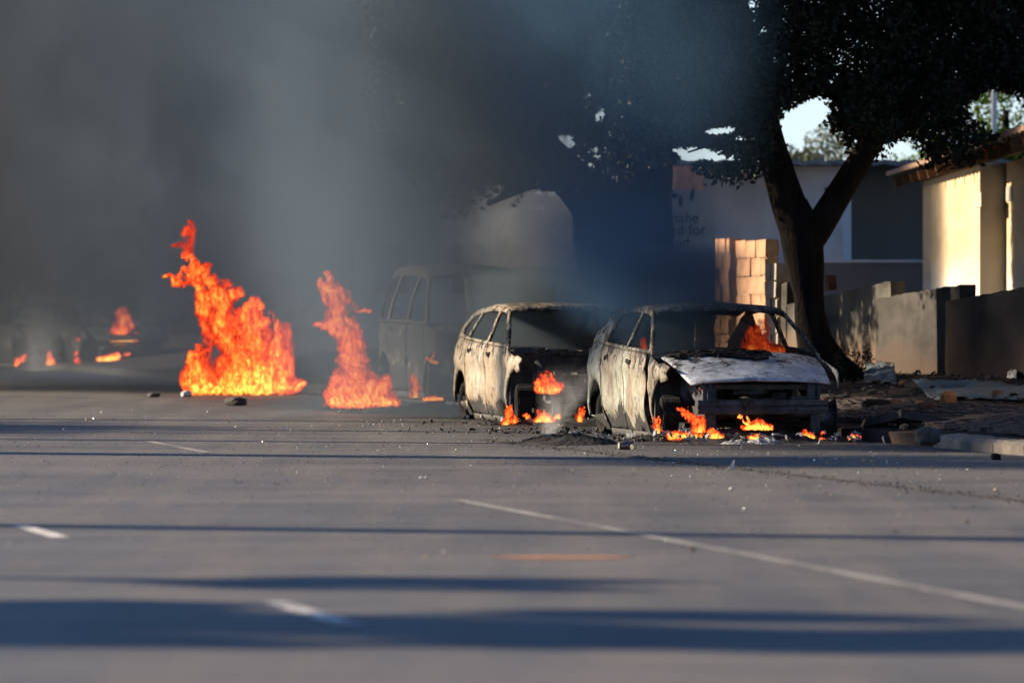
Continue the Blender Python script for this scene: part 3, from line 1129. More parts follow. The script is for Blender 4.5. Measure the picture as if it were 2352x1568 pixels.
# sky gaps in the crowns: (px, py, rx, ry) centre and size as seen near the tree
GAPS = [(RNG.uniform(1180, 2330), RNG.uniform(-20, 330), RNG.uniform(5, 11), RNG.uniform(4, 9), RNG.uniform(-1, 1)) for _ in range(34)] + [(RNG.uniform(1240, 1520), RNG.uniform(180, 440), RNG.uniform(6, 14), RNG.uniform(5, 11), RNG.uniform(-1, 1)) for _ in range(16)] + [(1862, 262, 62, 34, -0.55), (1815, 300, 32, 50, 0.2), (1880, 330, 60, 50, 0), (1615, 356, 84, 22, 0.1), (1655, 300, 46, 15, -0.2), (1702, 322, 22, 14, 0), (1300, 325, 26, 22, 0),
        (1722, 12, 22, 26, 0), (1738, 62, 22, 30, 0.5), (1715, 82, 8, 14, 0), (1380, 260, 12, 20, 0.4), (1440, 205, 9, 9, 0), (2075, 345, 50, 26, 0), (1560, 405, 60, 35, 0),
        (2300, 260, 90, 60, 0), (1500, 280, 12, 12, 0), (1250, 520, 80, 90, 0)]


def in_gap(P, d0):
    """Points in the openings that the limbs leave in this crown."""
    d = P[:, 1]
    px = P[:, 0] / d0 * F + CX
    py = HY - (P[:, 2] - CAM_H) / d0 * F
    m = np.zeros(len(P), bool)
    for (gx, gy, rx, ry, a) in GAPS:
        ca, sa = math.cos(a), math.sin(a)
        u = ((px - gx) * ca + (py - gy) * sa) / rx
        v = (-(px - gx) * sa + (py - gy) * ca) / ry
        wob = 0.35 * fbm(px / 26.0, py / 26.0, 5, 3)
        m |= (u * u + v * v) < (1 + wob)
    return m


def crown(root, boxes, d0, spread, mat, size, per, rad, density, lower, seed):
    """Leaf clumps through the crown's volume: boxes of (px0, px1, py0, py1); lower(px) is the ragged underside."""
    rr_ = np.random.default_rng(seed)
    cs = []
    for (a, b, c_, d_, k_) in boxes:
        m = int((b - a) * (d_ - c_) * density * k_)
        xs, ys = rr_.uniform(a, b, m), rr_.uniform(c_, d_, m)
        for x, y in zip(xs, ys):
            if y > lower(x) or (x < 1150 and rr_.random() > (x - 780) / 420):
                continue
            dep = d0 + rr_.uniform(-spread, spread)
            q = W(x, y, d0)
            cs.append(((q.x, dep, q.z), rad * rr_.uniform(0.6, 1.25)))
    P = clump_points(cs, per, rad)
    P = P[~in_gap(P, d0)]
    return leaves_mesh('crown', P, size, mat, root)


def interp(tab):
    xs, ys = zip(*tab)
    return lambda x: float(np.interp(x, xs, ys)) + 22 * mnoise.noise(Vector((x * 0.03, 1.7, 0)))


low1 = interp([(1480, 360), (1600, 395), (1680, 405), (1740, 400), (1780, 250), (1830, 215), (1900, 250), (1945, 320), (2000, 345), (2080, 320), (2150, 355), (2240, 345), (2290, 255), (2352, 235), (2600, 240)])
low2 = interp([(860, 300), (950, 400), (1040, 470), (1120, 440), (1190, 420), (1260, 445), (1320, 430), (1440, 420), (1550, 420), (1620, 380), (1700, 330)])
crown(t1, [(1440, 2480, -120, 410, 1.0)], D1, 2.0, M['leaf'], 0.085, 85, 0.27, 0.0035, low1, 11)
P = RNG.uniform(0, 1, (16000, 3))
q0, q1 = W(1300, -1500, D1), W(2750, -110, D1)
P = np.stack([q0.x + P[:, 0] * (q1.x - q0.x), D1 - 3 + P[:, 1] * 6.5, q1.z + (P[:, 2] ** 1.2) * (q0.z - q1.z)], 1)
cxm, czm = (q0.x + q1.x) / 2, q1.z
P = P[(((P[:, 0] - cxm) / 4.6) ** 2 + ((P[:, 2] - czm) / 7.6) ** 2) < 1 + 0.3 * fbm(P[:, 0], P[:, 2], 3, 3)]
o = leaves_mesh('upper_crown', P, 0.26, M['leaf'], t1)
for o in t1.children:
    if 'crown' in o.name:
        tparent(o, t1)

# thick dark trunk with leaning crown behind the second car
D2 = 78.0
t2 = empty('thick_tree', (W(1430, 870, D2).x, D2, 0.3))
tag(t2, 'thick trunked dark tree veiled in smoke behind the second car', 'tree')
mb = MB()
limb(mb, ipts([(1440, 930, 330, 0), (1436, 860, 270, 0), (1434, 760, 232, 0), (1434, 680, 222, 0), (1434, 600, 226, 0), (1432, 520, 236, 0), (1428, 460, 236, 0), (1425, 410, 200, 0)], D2), 16, 5, 0.10, 2)
tparent(mb.build('trunk', M['bark'], t2, True), t2)
for l in ([(1390, 500, 130, 0), (1330, 430, 100, 0), (1260, 350, 80, 0.2), (1180, 230, 60, 0.3), (1100, 60, 44, 0.2), (1050, -150, 20, 0)],
          [(1480, 480, 130, 0), (1500, 400, 96, 0), (1500, 280, 78, 0.2), (1490, 130, 60, 0.2), (1510, -60, 44, 0), (1500, -300, 20, 0)],
          [(1300, 410, 46, 0), (1240, 415, 34, -0.2), (1180, 440, 22, -0.3), (1120, 470, 10, -0.4)],
          [(1500, 330, 40, 0), (1560, 270, 28, -0.3), (1640, 230, 16, -0.5)],
          [(1220, 290, 36, 0.2), (1130, 260, 26, 0), (1040, 260, 14, -0.2)]):
    mb = MB()
    limb(mb, ipts(l, D2), 9, 5, 0.12, l[0][0])
    tparent(mb.build('limb', M['bark'], t2, True), t2)
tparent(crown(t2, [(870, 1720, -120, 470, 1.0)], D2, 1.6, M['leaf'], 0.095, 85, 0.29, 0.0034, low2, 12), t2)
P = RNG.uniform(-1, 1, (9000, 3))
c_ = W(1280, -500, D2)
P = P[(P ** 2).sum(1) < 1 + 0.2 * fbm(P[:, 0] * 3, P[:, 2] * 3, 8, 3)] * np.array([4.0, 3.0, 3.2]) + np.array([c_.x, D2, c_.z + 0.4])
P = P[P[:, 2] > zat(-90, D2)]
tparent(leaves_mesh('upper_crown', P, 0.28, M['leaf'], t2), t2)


def round_tree(name, label, loc, h_trunk, r, mat, N, leaf, group=None, lean=0.0, squash=0.8, rt=0.16, seed=0):
    rr_ = np.random.default_rng(seed + 100)
    root = empty(name, loc)
    tag(root, label, 'tree', group)
    mb = MB()
    limb(mb, [(0, 0, -0.1, rt * 1.25), (0.03, 0, h_trunk * 0.5, rt), (lean, 0, h_trunk, rt * 0.85), (lean * 1.5, 0, h_trunk + r * 0.7, rt * 0.35)], 9, 4, 0.12, seed)
    for q in range(5):
        a = q / 5 * 6.28 + seed
        limb(mb, [(lean, 0, h_trunk * 0.92, rt * 0.5), (lean + math.cos(a) * r * 0.35, math.sin(a) * r * 0.35, h_trunk + r * 0.35, rt * 0.3), (lean + math.cos(a) * r * 0.7, math.sin(a) * r * 0.7, h_trunk + r * 0.6, rt * 0.1)], 6, 3, 0.1, seed + q)
    mb.build('trunk', M['bark'], root, True)
    cs = []
    for q in range(int(26 * max(1, r))):
        d_ = rr_.normal(size=3)
        d_ /= np.linalg.norm(d_)
        rad_ = r * rr_.uniform(0.3, 0.95)
        cs.append(((lean + d_[0] * rad_, d_[1] * rad_, h_trunk + r * squash * 0.75 + d_[2] * rad_ * squash), r * rr_.uniform(0.16, 0.34)))
    P = clump_points(cs, N / len(cs), r * 0.25)
    leaves_mesh('crown', P, leaf, mat, root)
    return root


BG = 'trees behind the buildings'
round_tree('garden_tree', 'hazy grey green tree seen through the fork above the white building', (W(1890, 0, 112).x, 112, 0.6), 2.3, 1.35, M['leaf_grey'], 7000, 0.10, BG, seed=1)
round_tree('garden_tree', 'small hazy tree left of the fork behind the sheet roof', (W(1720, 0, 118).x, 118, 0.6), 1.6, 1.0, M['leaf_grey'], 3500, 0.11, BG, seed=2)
round_tree('garden_tree', 'bright sunlit green tree showing under the crown right of the fork', (W(2085, 0, 108).x, 108, 0.6), 1.6, 1.5, M['leaf_mid'], 6000, 0.10, BG, seed=3)
round_tree('garden_tree', 'tall sunlit green tree beyond the house roof beside the pole', (W(2310, 0, 104).x, 104, 0.6), 3.0, 1.9, M['leaf_mid'], 9000, 0.11, BG, seed=4)
round_tree('garden_tree', 'green tree touching the house roof with the white dish in front', (W(2215, 0, 110).x, 110, 0.6), 2.4, 1.5, M['leaf_mid'], 7000, 0.10, BG, seed=5)
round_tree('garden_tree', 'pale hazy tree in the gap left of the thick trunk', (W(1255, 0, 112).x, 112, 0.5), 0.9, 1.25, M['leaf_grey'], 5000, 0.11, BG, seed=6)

# street trees and poles on the other side of the street; their shade lies across the road
ST = 'street trees on the left verge'
sv = Vector((-SUN_DIR.x, -SUN_DIR.y)).normalized()


def band_place(d_mid, n0=-8.5):
    """Where a tree must stand on the left verge for its shade to cross the road at distance d_mid."""
    # (0, d_mid) + s * (-sv) with offset n0
    s = (n0 - RN.y * d_mid) / (-(sv.x * RN.x + sv.y * RN.y))
    return (-sv.x * s, d_mid - sv.y * s, 0.13)


p_ = band_place(25.0)
round_tree('street_tree', 'tall bushy street tree on the left verge nearest the camera', p_, 3.2, 1.75, M['leaf_mid'], 20000, 0.19, ST, squash=1.7, rt=0.4, seed=11)
p_ = band_place(35.6)
round_tree('street_tree', 'slim trunked street tree on the left verge beyond the young thin one', p_, 9.0, 2.2, M['leaf_mid'], 5000, 0.16, ST, rt=0.27, seed=12)
p_ = band_place(52.5)
round_tree('street_tree', 'tall street tree on the left verge farthest from the camera', p_, 9.4, 2.6, M['leaf_mid'], 6000, 0.16, ST, rt=0.42, seed=13)
p_ = band_place(62.5)
round_tree('street_tree', 'wide spreading street tree on the left verge across from the cars', p_, 5.4, 3.9, M['leaf_mid'], 12000, 0.17, ST, squash=0.36, rt=0.3, seed=18)
def cast_place(target, n_at):
    q = Vector(target)
    h = Vector((SUN_DIR.x, SUN_DIR.y)).normalized()
    s_ = (n_at - (q.x * RN.x + q.y * RN.y)) / (h.x * RN.x + h.y * RN.y)
    return (q.x + h.x * s_, q.y + h.y * s_, 0.13), q.z + s_ * math.tan(SUN_EL)


for tgt, r_, lab, sd in (((5.7, 65.8, 1.0), 2.8, 'added flat crowned shade tree out of view on the left verge, farthest of its kind', 15), ((5.2, 61.0, 0.6), 3.0, 'added flat crowned shade tree out of view on the left verge, second nearest of its kind', 16), ((5.4, 56.0, 0.5), 3.0, 'added flat crowned shade tree out of view on the left verge, nearest of its kind', 17)):
    p_, hz_ = cast_place(tgt, -9.5)
    round_tree('street_tree', lab, p_, hz_ - 0.13 - 3.0 * 0.28 * 0.75, r_, M['leaf_mid'], 9000, 0.2, ST, squash=0.28, rt=0.2, seed=sd)  # unseen trees added, crowns flattened to shade only the wall and verge

round_tree('street_tree', 'young thin street tree on the left verge just beyond the bushy one', band_place(28.9), 6.0, 0.8, M['leaf_mid'], 2000, 0.16, ST, rt=0.12, seed=19)

# white lamp pole behind the house
q = W(2283, 0, 96)
lp = empty('lamp_pole', (q.x, 96, 0.5))
tag(lp, 'slender pale grey pole rising behind the house roof through the crown', 'pole')
mb = MB()
mb.tube([(0, 0, 0), (0, 0, zat(50, 96) - 0.5)], [0.055, 0.045], 10)
mb.build('shaft', M['steel'], lp)
mb = MB()
mb.tube([(0, 0, zat(52, 96) - 0.52), (-0.1, -0.3, zat(20, 96) - 0.5), (-0.15, -0.9, zat(10, 96) - 0.5)], [0.04, 0.035, 0.03], 8)
mb.build('arm', M['steel'], lp)

q = W(2218, 312, 93)
ds = empty('satellite_dish', (q.x, q.y, q.z))
tag(ds, 'white curved dish edge poking above the house eave by green leaves', 'satellite dish')
vs, fs = [], []
for i in range(7):
    for k_ in range(16):
        r_ = 0.30 * i / 6
        vs.append((r_ * math.cos(k_ / 16 * 6.283), -0.25 * (i / 6) ** 2, r_ * math.sin(k_ / 16 * 6.283)))
for i in range(6):
    for k_ in range(16):
        a, b = i * 16 + k_, i * 16 + (k_ + 1) % 16
        fs.append((a, b, b + 16, a + 16))
o = mesh('dish', vs, fs, M['sign_white'], ds, True)
o.rotation_euler = (math.radians(-25), math.radians(10), math.radians(-40))
o.modifiers.new('s', 'SOLIDIFY').thickness = 0.02
mb = MB()
mb.tube([(0, 0, 0), (0.0, 0.15, -0.9)], [0.025, 0.03], 8)
mb.build('mast', M['steel'], ds)
mb = MB()
mb.tube([(-0.02, -0.05, 0.1), (-0.14, -0.4, 0.27)], [0.012, 0.012], 6)
mb.box((-0.14, -0.42, 0.28), (0.09, 0.1, 0.07))
mb.build('feed_arm', M['brick'], ds)

q = W(1120, 0, 100)
mb = MB()
mb.tube([(0, 0, 0), (0, 0, zat(505, 100))], [0.05, 0.045], 8)
o = mb.build('signpost', M['steel'])
o.location = (q.x, 100, 0.02)
tag(o, 'thin pale post faint in the smoke above the van', 'post')

# far wood closing the view behind the smoke
rr_ = np.random.default_rng(77)
cs = []
for i in range(420):
    x = rr_.uniform(-60, 1)
    y = 165 + rr_.uniform(-9, 9)
    hmax = 8.5 + 2.5 * mnoise.noise(Vector((x * 0.15, 1, 1)))
    cs.append(((x, y, 0.4 + hmax * rr_.uniform(0, 1) ** 0.8), rr_.uniform(0.8, 1.9)))
o = leaves_mesh('woods', clump_points(cs, 90, 1.3), 0.55, M['leaf_grey'], None)
o['kind'] = 'stuff'

# shrub at the foot of the forked tree
q = G(1960, 872, 0.42)
sh = empty('shrub', (W(1958, 0, 71.0).x, 71.0, 0.42))
tag(sh, 'small dark shrub at the foot of the forked tree', 'shrub')
mb = MB()
cs = []
for i in range(16):
    a = random.uniform(-0.9, 0.9)
    L = random.uniform(0.12, 0.36)
    tip = (math.sin(a) * L * 0.8, random.uniform(-.1, .1), L)
    mb.tube([(0, 0, 0), (tip[0] * 0.5, tip[1] * 0.5, L * 0.6), tip], [0.006, 0.005, 0.003], 5)
    cs.append((tip, 0.09))
    cs.append(((tip[0] * 0.6, tip[1] * 0.6, tip[2] * 0.55), 0.09))
mb.build('stem', M['bark'], sh)
leaves_mesh('foliage', clump_points(cs, 26, 0.09), 0.045, M['leaf'], sh)

# ------------------------------------------------------------------ burnt cars
def pin(pt, poly):
    x, y = pt
    c_ = False
    j = len(poly) - 1
    for i in range(len(poly)):
        xi, yi = poly[i]
        xj, yj = poly[j]
        if (yi > y) != (yj > y) and x < (xj - xi) * (y - yi) / (yj - yi) + xi:
            c_ = not c_
        j = i
    return c_


def densify(poly, step):
    out = []
    for i in range(len(poly)):
        a, b = Vector(poly[i]), Vector(poly[(i + 1) % len(poly)])
        k_ = max(1, int((b - a).length / step))
        for q in range(k_):
            out.append(tuple(a + (b - a) * q / k_))
    return out


def panel(name, outline, holes, fmap, mat, parent, step=0.07, thick=0.014, flip=False):
    """A sheet-metal panel: a 2-D outline with holes, meshed and mapped onto the body surface."""
    loops = [densify(outline, step)] + [densify(h, step) for h in holes]
    vs, es = [], []
    for lp_ in loops:
        b = len(vs)
        vs += [Vector(p_) for p_ in lp_]
        es += [(b + i, b + (i + 1) % len(lp_)) for i in range(len(lp_))]
    nb = len(vs)
    bnd = np.array([tuple(v) for v in vs])
    xs, ys = [p_[0] for p_ in outline], [p_[1] for p_ in outline]
    x = min(xs) + step * 0.5
    while x < max(xs):
        y = min(ys) + step * 0.5
        while y < max(ys):
            if pin((x, y), loops[0]) and not any(pin((x, y), h) for h in loops[1:]):
                if ((bnd - np.array([x, y])) ** 2).sum(1).min() > (0.45 * step) ** 2:
                    vs.append(Vector((x, y)))
            y += step
        x += step
    r = delaunay_2d_cdt(vs, es, [], 0, 1e-5)
    V, Fc = r[0], r[2]
    faces = []
    for f in Fc:
        c_ = sum((V[i] for i in f), Vector((0, 0))) / len(f)
        if pin(c_, loops[0]) and not any(pin(c_, h) for h in loops[1:]):
            faces.append(tuple(f)[::-1] if flip else tuple(f))
    P3 = [fmap(v[0], v[1]) for v in V]
    o = mesh(name, P3, faces, mat, parent, True)
    if thick:
        md = o.modifiers.new('thickness', 'SOLIDIFY')
        md.thickness = thick
        md.offset = 0
    return o


def arc(cx, cz, r, a0, a1, n_=10):
    return [(cx + r * math.cos(math.radians(a0 + (a1 - a0) * i / n_)), cz + r * math.sin(math.radians(a0 + (a1 - a0) * i / n_))) for i in range(n_ + 1)]


CAR = dict(
    W=0.88, belt=0.86, tumble=0.40, fa=1.30, ra=-1.34, rw=0.255,
    fender=[(0.90, 0.03), (0.96, 0.03)] + arc(1.30, 0.25, 0.36, 208, 62) + [(1.62, 0.62), (1.52, 0.735), (1.30, 0.79), (1.05, 0.84), (0.94, 0.88), (0.90, 0.80)],
    fdoor=[(-0.10, 0.09), (0.88, 0.07), (0.885, 0.80), (0.90, 0.885), (0.3, 0.905), (-0.12, 0.92)],
    rdoor=[(-0.85, 0.10), (-0.115, 0.09), (-0.135, 0.925), (-0.6, 0.94), (-1.10, 0.96), (-1.07, 0.72), (-0.96, 0.45)],
    quarter=[(-0.89, 0.05)] + [(-0.95, 0.32), (-1.0, 0.5), (-1.09, 0.72), (-1.12, 0.965), (-1.45, 1.0), (-1.95, 0.985), (-2.06, 0.90), (-2.10, 0.70), (-2.10, 0.30), (-1.74, 0.20)] + arc(-1.34, 0.24, 0.36, 0, 186),
    sill=[(-0.90, 0.01), (0.95, 0.01), (0.93, 0.065), (-0.88, 0.085)],
    house=[(1.02, 0.865), (0.78, 1.06), (0.45, 1.29), (0.30, 1.345), (0.0, 1.375), (-0.5, 1.385), (-1.0, 1.355), (-1.35, 1.30), (-1.6, 1.21), (-1.85, 1.08), (-2.0, 0.99), (-1.45, 1.005), (-1.1, 0.97), (-0.12, 0.925), (0.92, 0.89)],
    glass=[[(0.83, 0.925), (0.70, 1.045), (0.36, 1.27), (0.20, 1.30), (-0.03, 1.315), (-0.06, 0.955)],
           [(-0.14, 0.96), (-0.11, 1.315), (-0.5, 1.325), (-0.88, 1.30), (-1.06, 1.00)],
           [(-1.12, 1.01), (-0.95, 1.29), (-1.25, 1.255), (-1.58, 1.10), (-1.5, 1.04)]],
    roof_x=(0.30, -1.38), roof_z=((0.42, 1.315), (0.30, 1.345), (0.0, 1.375), (-0.5, 1.385), (-1.0, 1.355), (-1.4, 1.29)),
    cowl=(1.02, 0.87), nose=(2.02, 0.60), hoodw=(0.80, 0.72), tail=(-2.05, 0.92), top=1.385)

HATCH = dict(CAR)
HATCH['W'] = 0.905
HATCH['fa'] = 1.18
HATCH['fender'] = [(0.77, 0.03), (0.81, 0.03)] + arc(1.19, 0.25, 0.40, 213, 60) + [(1.58, 0.60), (1.60, 0.655), (1.45, 0.755), (1.25, 0.80), (1.05, 0.84), (0.94, 0.88), (0.78, 0.885)]
HATCH['fdoor'] = [(-0.14, 0.09), (0.75, 0.07), (0.755, 0.80), (0.765, 0.885), (0.3, 0.905), (-0.16, 0.92)]
HATCH['rdoor'] = [(-0.85, 0.10), (-0.155, 0.09), (-0.175, 0.925), (-0.6, 0.94), (-1.10, 0.96), (-1.07, 0.72), (-0.96, 0.45)]
HATCH['hoodw'] = (0.82, 0.75)
HATCH['glass'] = CAR['glass'][:2]
HATCH['house'] = [(1.02, 0.865), (0.78, 1.05), (0.42, 1.29), (0.28, 1.345), (0.0, 1.375), (-0.5, 1.38), (-1.0, 1.335), (-1.35, 1.26), (-1.6, 1.16), (-1.85, 1.05), (-2.0, 0.985), (-1.45, 1.005), (-1.1, 0.97), (-0.12, 0.925), (0.92, 0.89)]
VAN = dict(
    W=0.80, belt=1.10, tumble=0.22, fa=1.45, ra=-1.35, rw=0.31,
    fender=[(1.00, 0.2), (1.05, 0.2)] + arc(1.45, 0.34, 0.43, 200, 20) + [(2.1, 0.50), (2.12, 0.95), (1.7, 1.04), (1.15, 1.12), (1.02, 1.12)],
    fdoor=[(0.0, 0.26), (0.98, 0.25), (1.0, 1.12), (0.4, 1.14), (-0.02, 1.14)],
    rdoor=[(-0.85, 0.26), (-0.02, 0.26), (-0.04, 1.14), (-1.1, 1.15), (-1.05, 0.7), (-0.95, 0.55)],
    quarter=[(-0.95, 0.2), (-0.98, 0.55), (-1.08, 0.7), (-1.12, 1.15), (-2.2, 1.15), (-2.28, 0.9), (-2.25, 0.4), (-1.8, 0.34)] + arc(-1.35, 0.33, 0.43, 2, 178),
    sill=[(-0.93, 0.14), (1.0, 0.14), (0.98, 0.24), (-0.92, 0.24)],
    house=[(1.2, 1.10), (0.95, 1.35), (0.62, 1.72), (0.45, 1.80), (0.0, 1.86), (-0.8, 1.88), (-1.6, 1.86), (-2.05, 1.80), (-2.2, 1.5), (-2.25, 1.15), (-1.1, 1.16), (0.0, 1.145), (1.0, 1.125)],
    glass=[[(0.98, 1.18), (0.58, 1.66), (0.40, 1.72), (0.05, 1.75), (0.03, 1.19)], [(-0.07, 1.19), (-0.05, 1.76), (-1.0, 1.78), (-1.08, 1.2)], [(-1.18, 1.2), (-1.12, 1.78), (-1.95, 1.74), (-2.1, 1.2)]],
    roof_x=(0.5, -2.0), roof_z=((0.62, 1.74), (0.45, 1.80), (0.0, 1.87), (-0.8, 1.89), (-1.6, 1.87), (-2.05, 1.80)),
    cowl=(1.2, 1.11), nose=(2.1, 0.96), hoodw=(0.74, 0.70), tail=(-2.22, 1.12), top=1.89)


def car(name, label, loc, heading, K, body, fine=0.07, hood=True, torn=False, cat='car', group=None, parts='full', hood_mat=None, roof_mat=None, dent=1.0, seed=0):
    root = empty(name, loc, heading)
    tag(root, label, cat, group)

    def ywid(x, z):
        y = K['W']
        y -= max(0.0, z - K['belt']) * K['tumble'] + max(0.0, z - K['belt'] - 0.25) ** 2 * 0.25
        if x > 1.2: y -= (x - 1.2) ** 2 * 0.14
        if x < -1.2: y -= (-x - 1.2) ** 2 * 0.15
        if z < 0.32: y -= (0.32 - z) * 0.25
        y += 0.018 * math.exp(-((z - K['belt'] + 0.13) / 0.06) ** 2)                       # shoulder crease
        for ax in (K['fa'], K['ra']):                                                      # flared arches
            r_ = math.hypot(x - ax, z - 0.28)
            y += 0.03 * math.exp(-((r_ - 0.40) / 0.07) ** 2)
        y += dent * 0.016 * mnoise.noise(Vector((x * 2.3 + seed, z * 2.6, 3.0)))
        return y

    for s in (-1, 1):
        f = lambda x, z, s=s: (x, s * ywid(x, z), z)
        fl = s > 0
        if torn and (s < 0 or torn == 'both'):
            fo = [(0.90, 0.03), (0.96, 0.03)] + arc(1.30, 0.25, 0.36, 208, 95) + [(1.36, 0.66), (1.42, 0.60), (1.56, 0.62), (1.52, 0.70), (1.64, 0.76), (1.44, 0.80), (1.30, 0.79), (1.05, 0.84), (0.94, 0.88), (0.90, 0.80)]
        else:
            fo = K['fender']
        if torn == 'far' and s > 0:
            fo = [(0.90, 0.03), (0.96, 0.03)] + arc(1.30, 0.25, 0.36, 208, 120) + [(1.16, 0.66), (1.40, 0.70), (1.72, 0.66), (1.90, 0.58), (1.95, 0.50), (2.0, 0.62), (1.7, 0.73), (1.30, 0.79), (1.05, 0.84), (0.94, 0.88), (0.90, 0.80)]
        panel('front_fender', fo, [], f, body, root, fine, flip=fl)
        panel('front_door', K['fdoor'], [], f, body, root, fine, flip=fl)
        panel('rear_door', K['rdoor'], [], f, body, root, fine, flip=fl)
        panel('quarter_panel', K['quarter'], [], f, body, root, fine, flip=fl)
        panel('sill', K['sill'], [], f, M['char_metal'], root, fine, flip=fl)
        panel('side_frame', K['house'], K['glass'], f, body, root, fine * 0.8, 0.03, flip=fl)
        if parts == 'full':
            # door handle sockets and the gap-side door edges
            for hx_, hz_ in ((0.0, K['belt'] - 0.06), (-0.95, K['belt'] - 0.02)):
                mb = MB()
                for q in range(5):
                    mb.box((hx_ + q * 0.03, s * (ywid(hx_, hz_) + 0.006), hz_ + random.uniform(-.012, .012)), (0.05, 0.02, 0.035), 0, 0.008)
                mb.build('door_handle', M['black'], root)
    # roof
    rz = K['roof_z']
    rx = [p_[0] for p_ in rz][::-1]
    rzz = [p_[1] for p_ in rz][::-1]
    x0, x1 = rz[-1][0], rz[0][0]
    hw = lambda x: ywid(x, float(np.interp(x, rx, rzz))) - 0.005

    def froof(x, v):
        y = v * hw(x)
        z = float(np.interp(x, rx, rzz)) + 0.035 * (1 - v * v) + 0.010 * dent * mnoise.noise(Vector((x * 2, y * 3, seed + 2.0)))
        return (x, y, z)

    panel('roof', [(x0, -1), (x1, -1), (x1, 1), (x0, 1)], [], froof, roof_mat or body, root, 0.11, 0.03)
    # windscreen header and cowl
    cx_, cz_ = K['cowl']
    # hood
    nx_, nz_ = K['nose']
    w0, w1 = K['hoodw']

    def fhood(x, v):
        t = max(0.0, (x - cx_) / (nx_ - cx_))
        y = v * (w0 + (w1 - w0) * t * t)
        z = cz_ + (nz_ - cz_) * (t ** 1.5) + 0.035 * (1 - v ** 2) - 0.02 * abs(v) ** 6
        z += 0.012 * mnoise.noise(Vector((x * 3, y * 3, seed)))
        xx_ = x - 0.10 * (v ** 4) * t + (0.10 * t * (1 - v * v))
        return (xx_, y, z)

    if hood:
        panel('hood', [(cx_, -1), (nx_, -1), (nx_ + 0.02, -0.5), (nx_ + 0.02, 0.5), (nx_, 1), (cx_, 1)], [], fhood, hood_mat or body, root, 0.10, 0.02)
    # tailgate
    tx, tz = K['tail']
    mb = MB()
    yb = ywid(tx + 0.1, 0.8) - 0.03
    mb.box((tx - 0.0, 0, (tz + 0.3) / 2), (0.05, 2 * yb, tz - 0.28), 0, 0.01)
    mb.build('tailgate', M['char_metal'], root)
    # floor, firewall, engine
    mb = MB()
    mb.box((-0.1, 0, 0.16), (3.6, 1.5, 0.05))
    mb.build('floor_pan', M['black'], root)
    mb = MB()
    mb.box((cx_ - 0.05, 0, (cz_ + 0.15) / 2), (0.06, 2 * ywid(cx_, 0.6) - 0.08, cz_ - 0.2), 0, 0.01)
    for q in range(26):
        y = random.uniform(-0.72, 0.72)
        mb.box((cx_ - 0.12 + random.uniform(-.12, .14), y, cz_ - 0.02 + random.uniform(-.05, .02)), (random.uniform(.08, .3), random.uniform(.08, .3), random.uniform(.02, .07)), random.uniform(0, 3), 0.012)
    mb.build('dashboard', M['char_metal'], root)
    mb = MB()
    mid = (cx_ + nx_) / 2 + 0.1
    for q in range(20):
        mb.box((mid + random.uniform(-.28, .28), random.uniform(-.4, .45), random.uniform(.25, nz_ - 0.06)), (random.uniform(.1, .34), random.uniform(.1, .36), random.uniform(.06, .22)), random.uniform(0, 3), 0.02)
    mb.build('engine', M['char_metal'], root)
    for s in (-1, 1):
        # inner wing, strut tower and chassis rail
        mb = MB()
        mb.box((1.52, s * 0.60, 0.52), (0.75, 0.03, 0.16), 0, 0.012, Matrix.Rotation(math.radians(22), 3, 'Y'))
        mb.box((1.35, s * 0.55, 0.30), (1.1, 0.09, 0.11))
        mb.tube([(K['fa'], s * 0.58, 0.35), (K['fa'] - 0.05, s * 0.55, 0.68)], [0.09, 0.075], 9)
        mb.build('inner_wing', M['beam'], root)
        # radiator support
        mb = MB()
        mb.box((nx_ - 0.07, s * 0.53, (nz_ + 0.30) / 2), (0.05, 0.085, nz_ - 0.26), 0, 0.006)
        mb.box((nx_ - 0.07, s * 0.61, (nz_ + 0.36) / 2), (0.04, 0.04, nz_ - 0.40), 0, 0.006)
        mb.box((nx_ - 0.02, s * 0.56, 0.20), (0.05, 0.10, 0.22), 0, 0.008)
        mb.build('radiator_support', M['beam'], root)
    mb = MB()
    bz = 0.52 if K is VAN else 0.355
    seg_ = 14
    vs, fs = [], []
    for i in range(seg_ + 1):
        y = -0.70 + 1.40 * i / seg_
        xb = nx_ + 0.05 - 0.10 * (y / 0.70) ** 2
        jz = 0.006 * mnoise.noise(Vector((y * 5, 1, seed)))
        for (ax, az) in ((0.05, 0.07), (0.06, 0.02), (0.045, -0.0), (0.06, -0.03), (0.05, -0.075), (-0.04, -0.075), (-0.04, 0.07)):
            vs.append((xb + ax, y, bz + az + jz))
    for i in range(seg_):
        for k_ in range(7):
            k2 = (k_ + 1) % 7
            fs.append((i * 7 + k_, i * 7 + k2, (i + 1) * 7 + k2, (i + 1) * 7 + k_))
    fs += [tuple(range(7)), tuple(seg_ * 7 + a for a in range(7))[::-1]]
    mb.add(vs, fs)
    mb.build('bumper_beam', M['beam'], root)
    mb = MB()
    mb.box((nx_ - 0.10, 0, nz_ - 0.04), (0.07, 1.3, 0.05), 0, 0.01)
    mb.build('slam_panel', M['char_metal'], root)
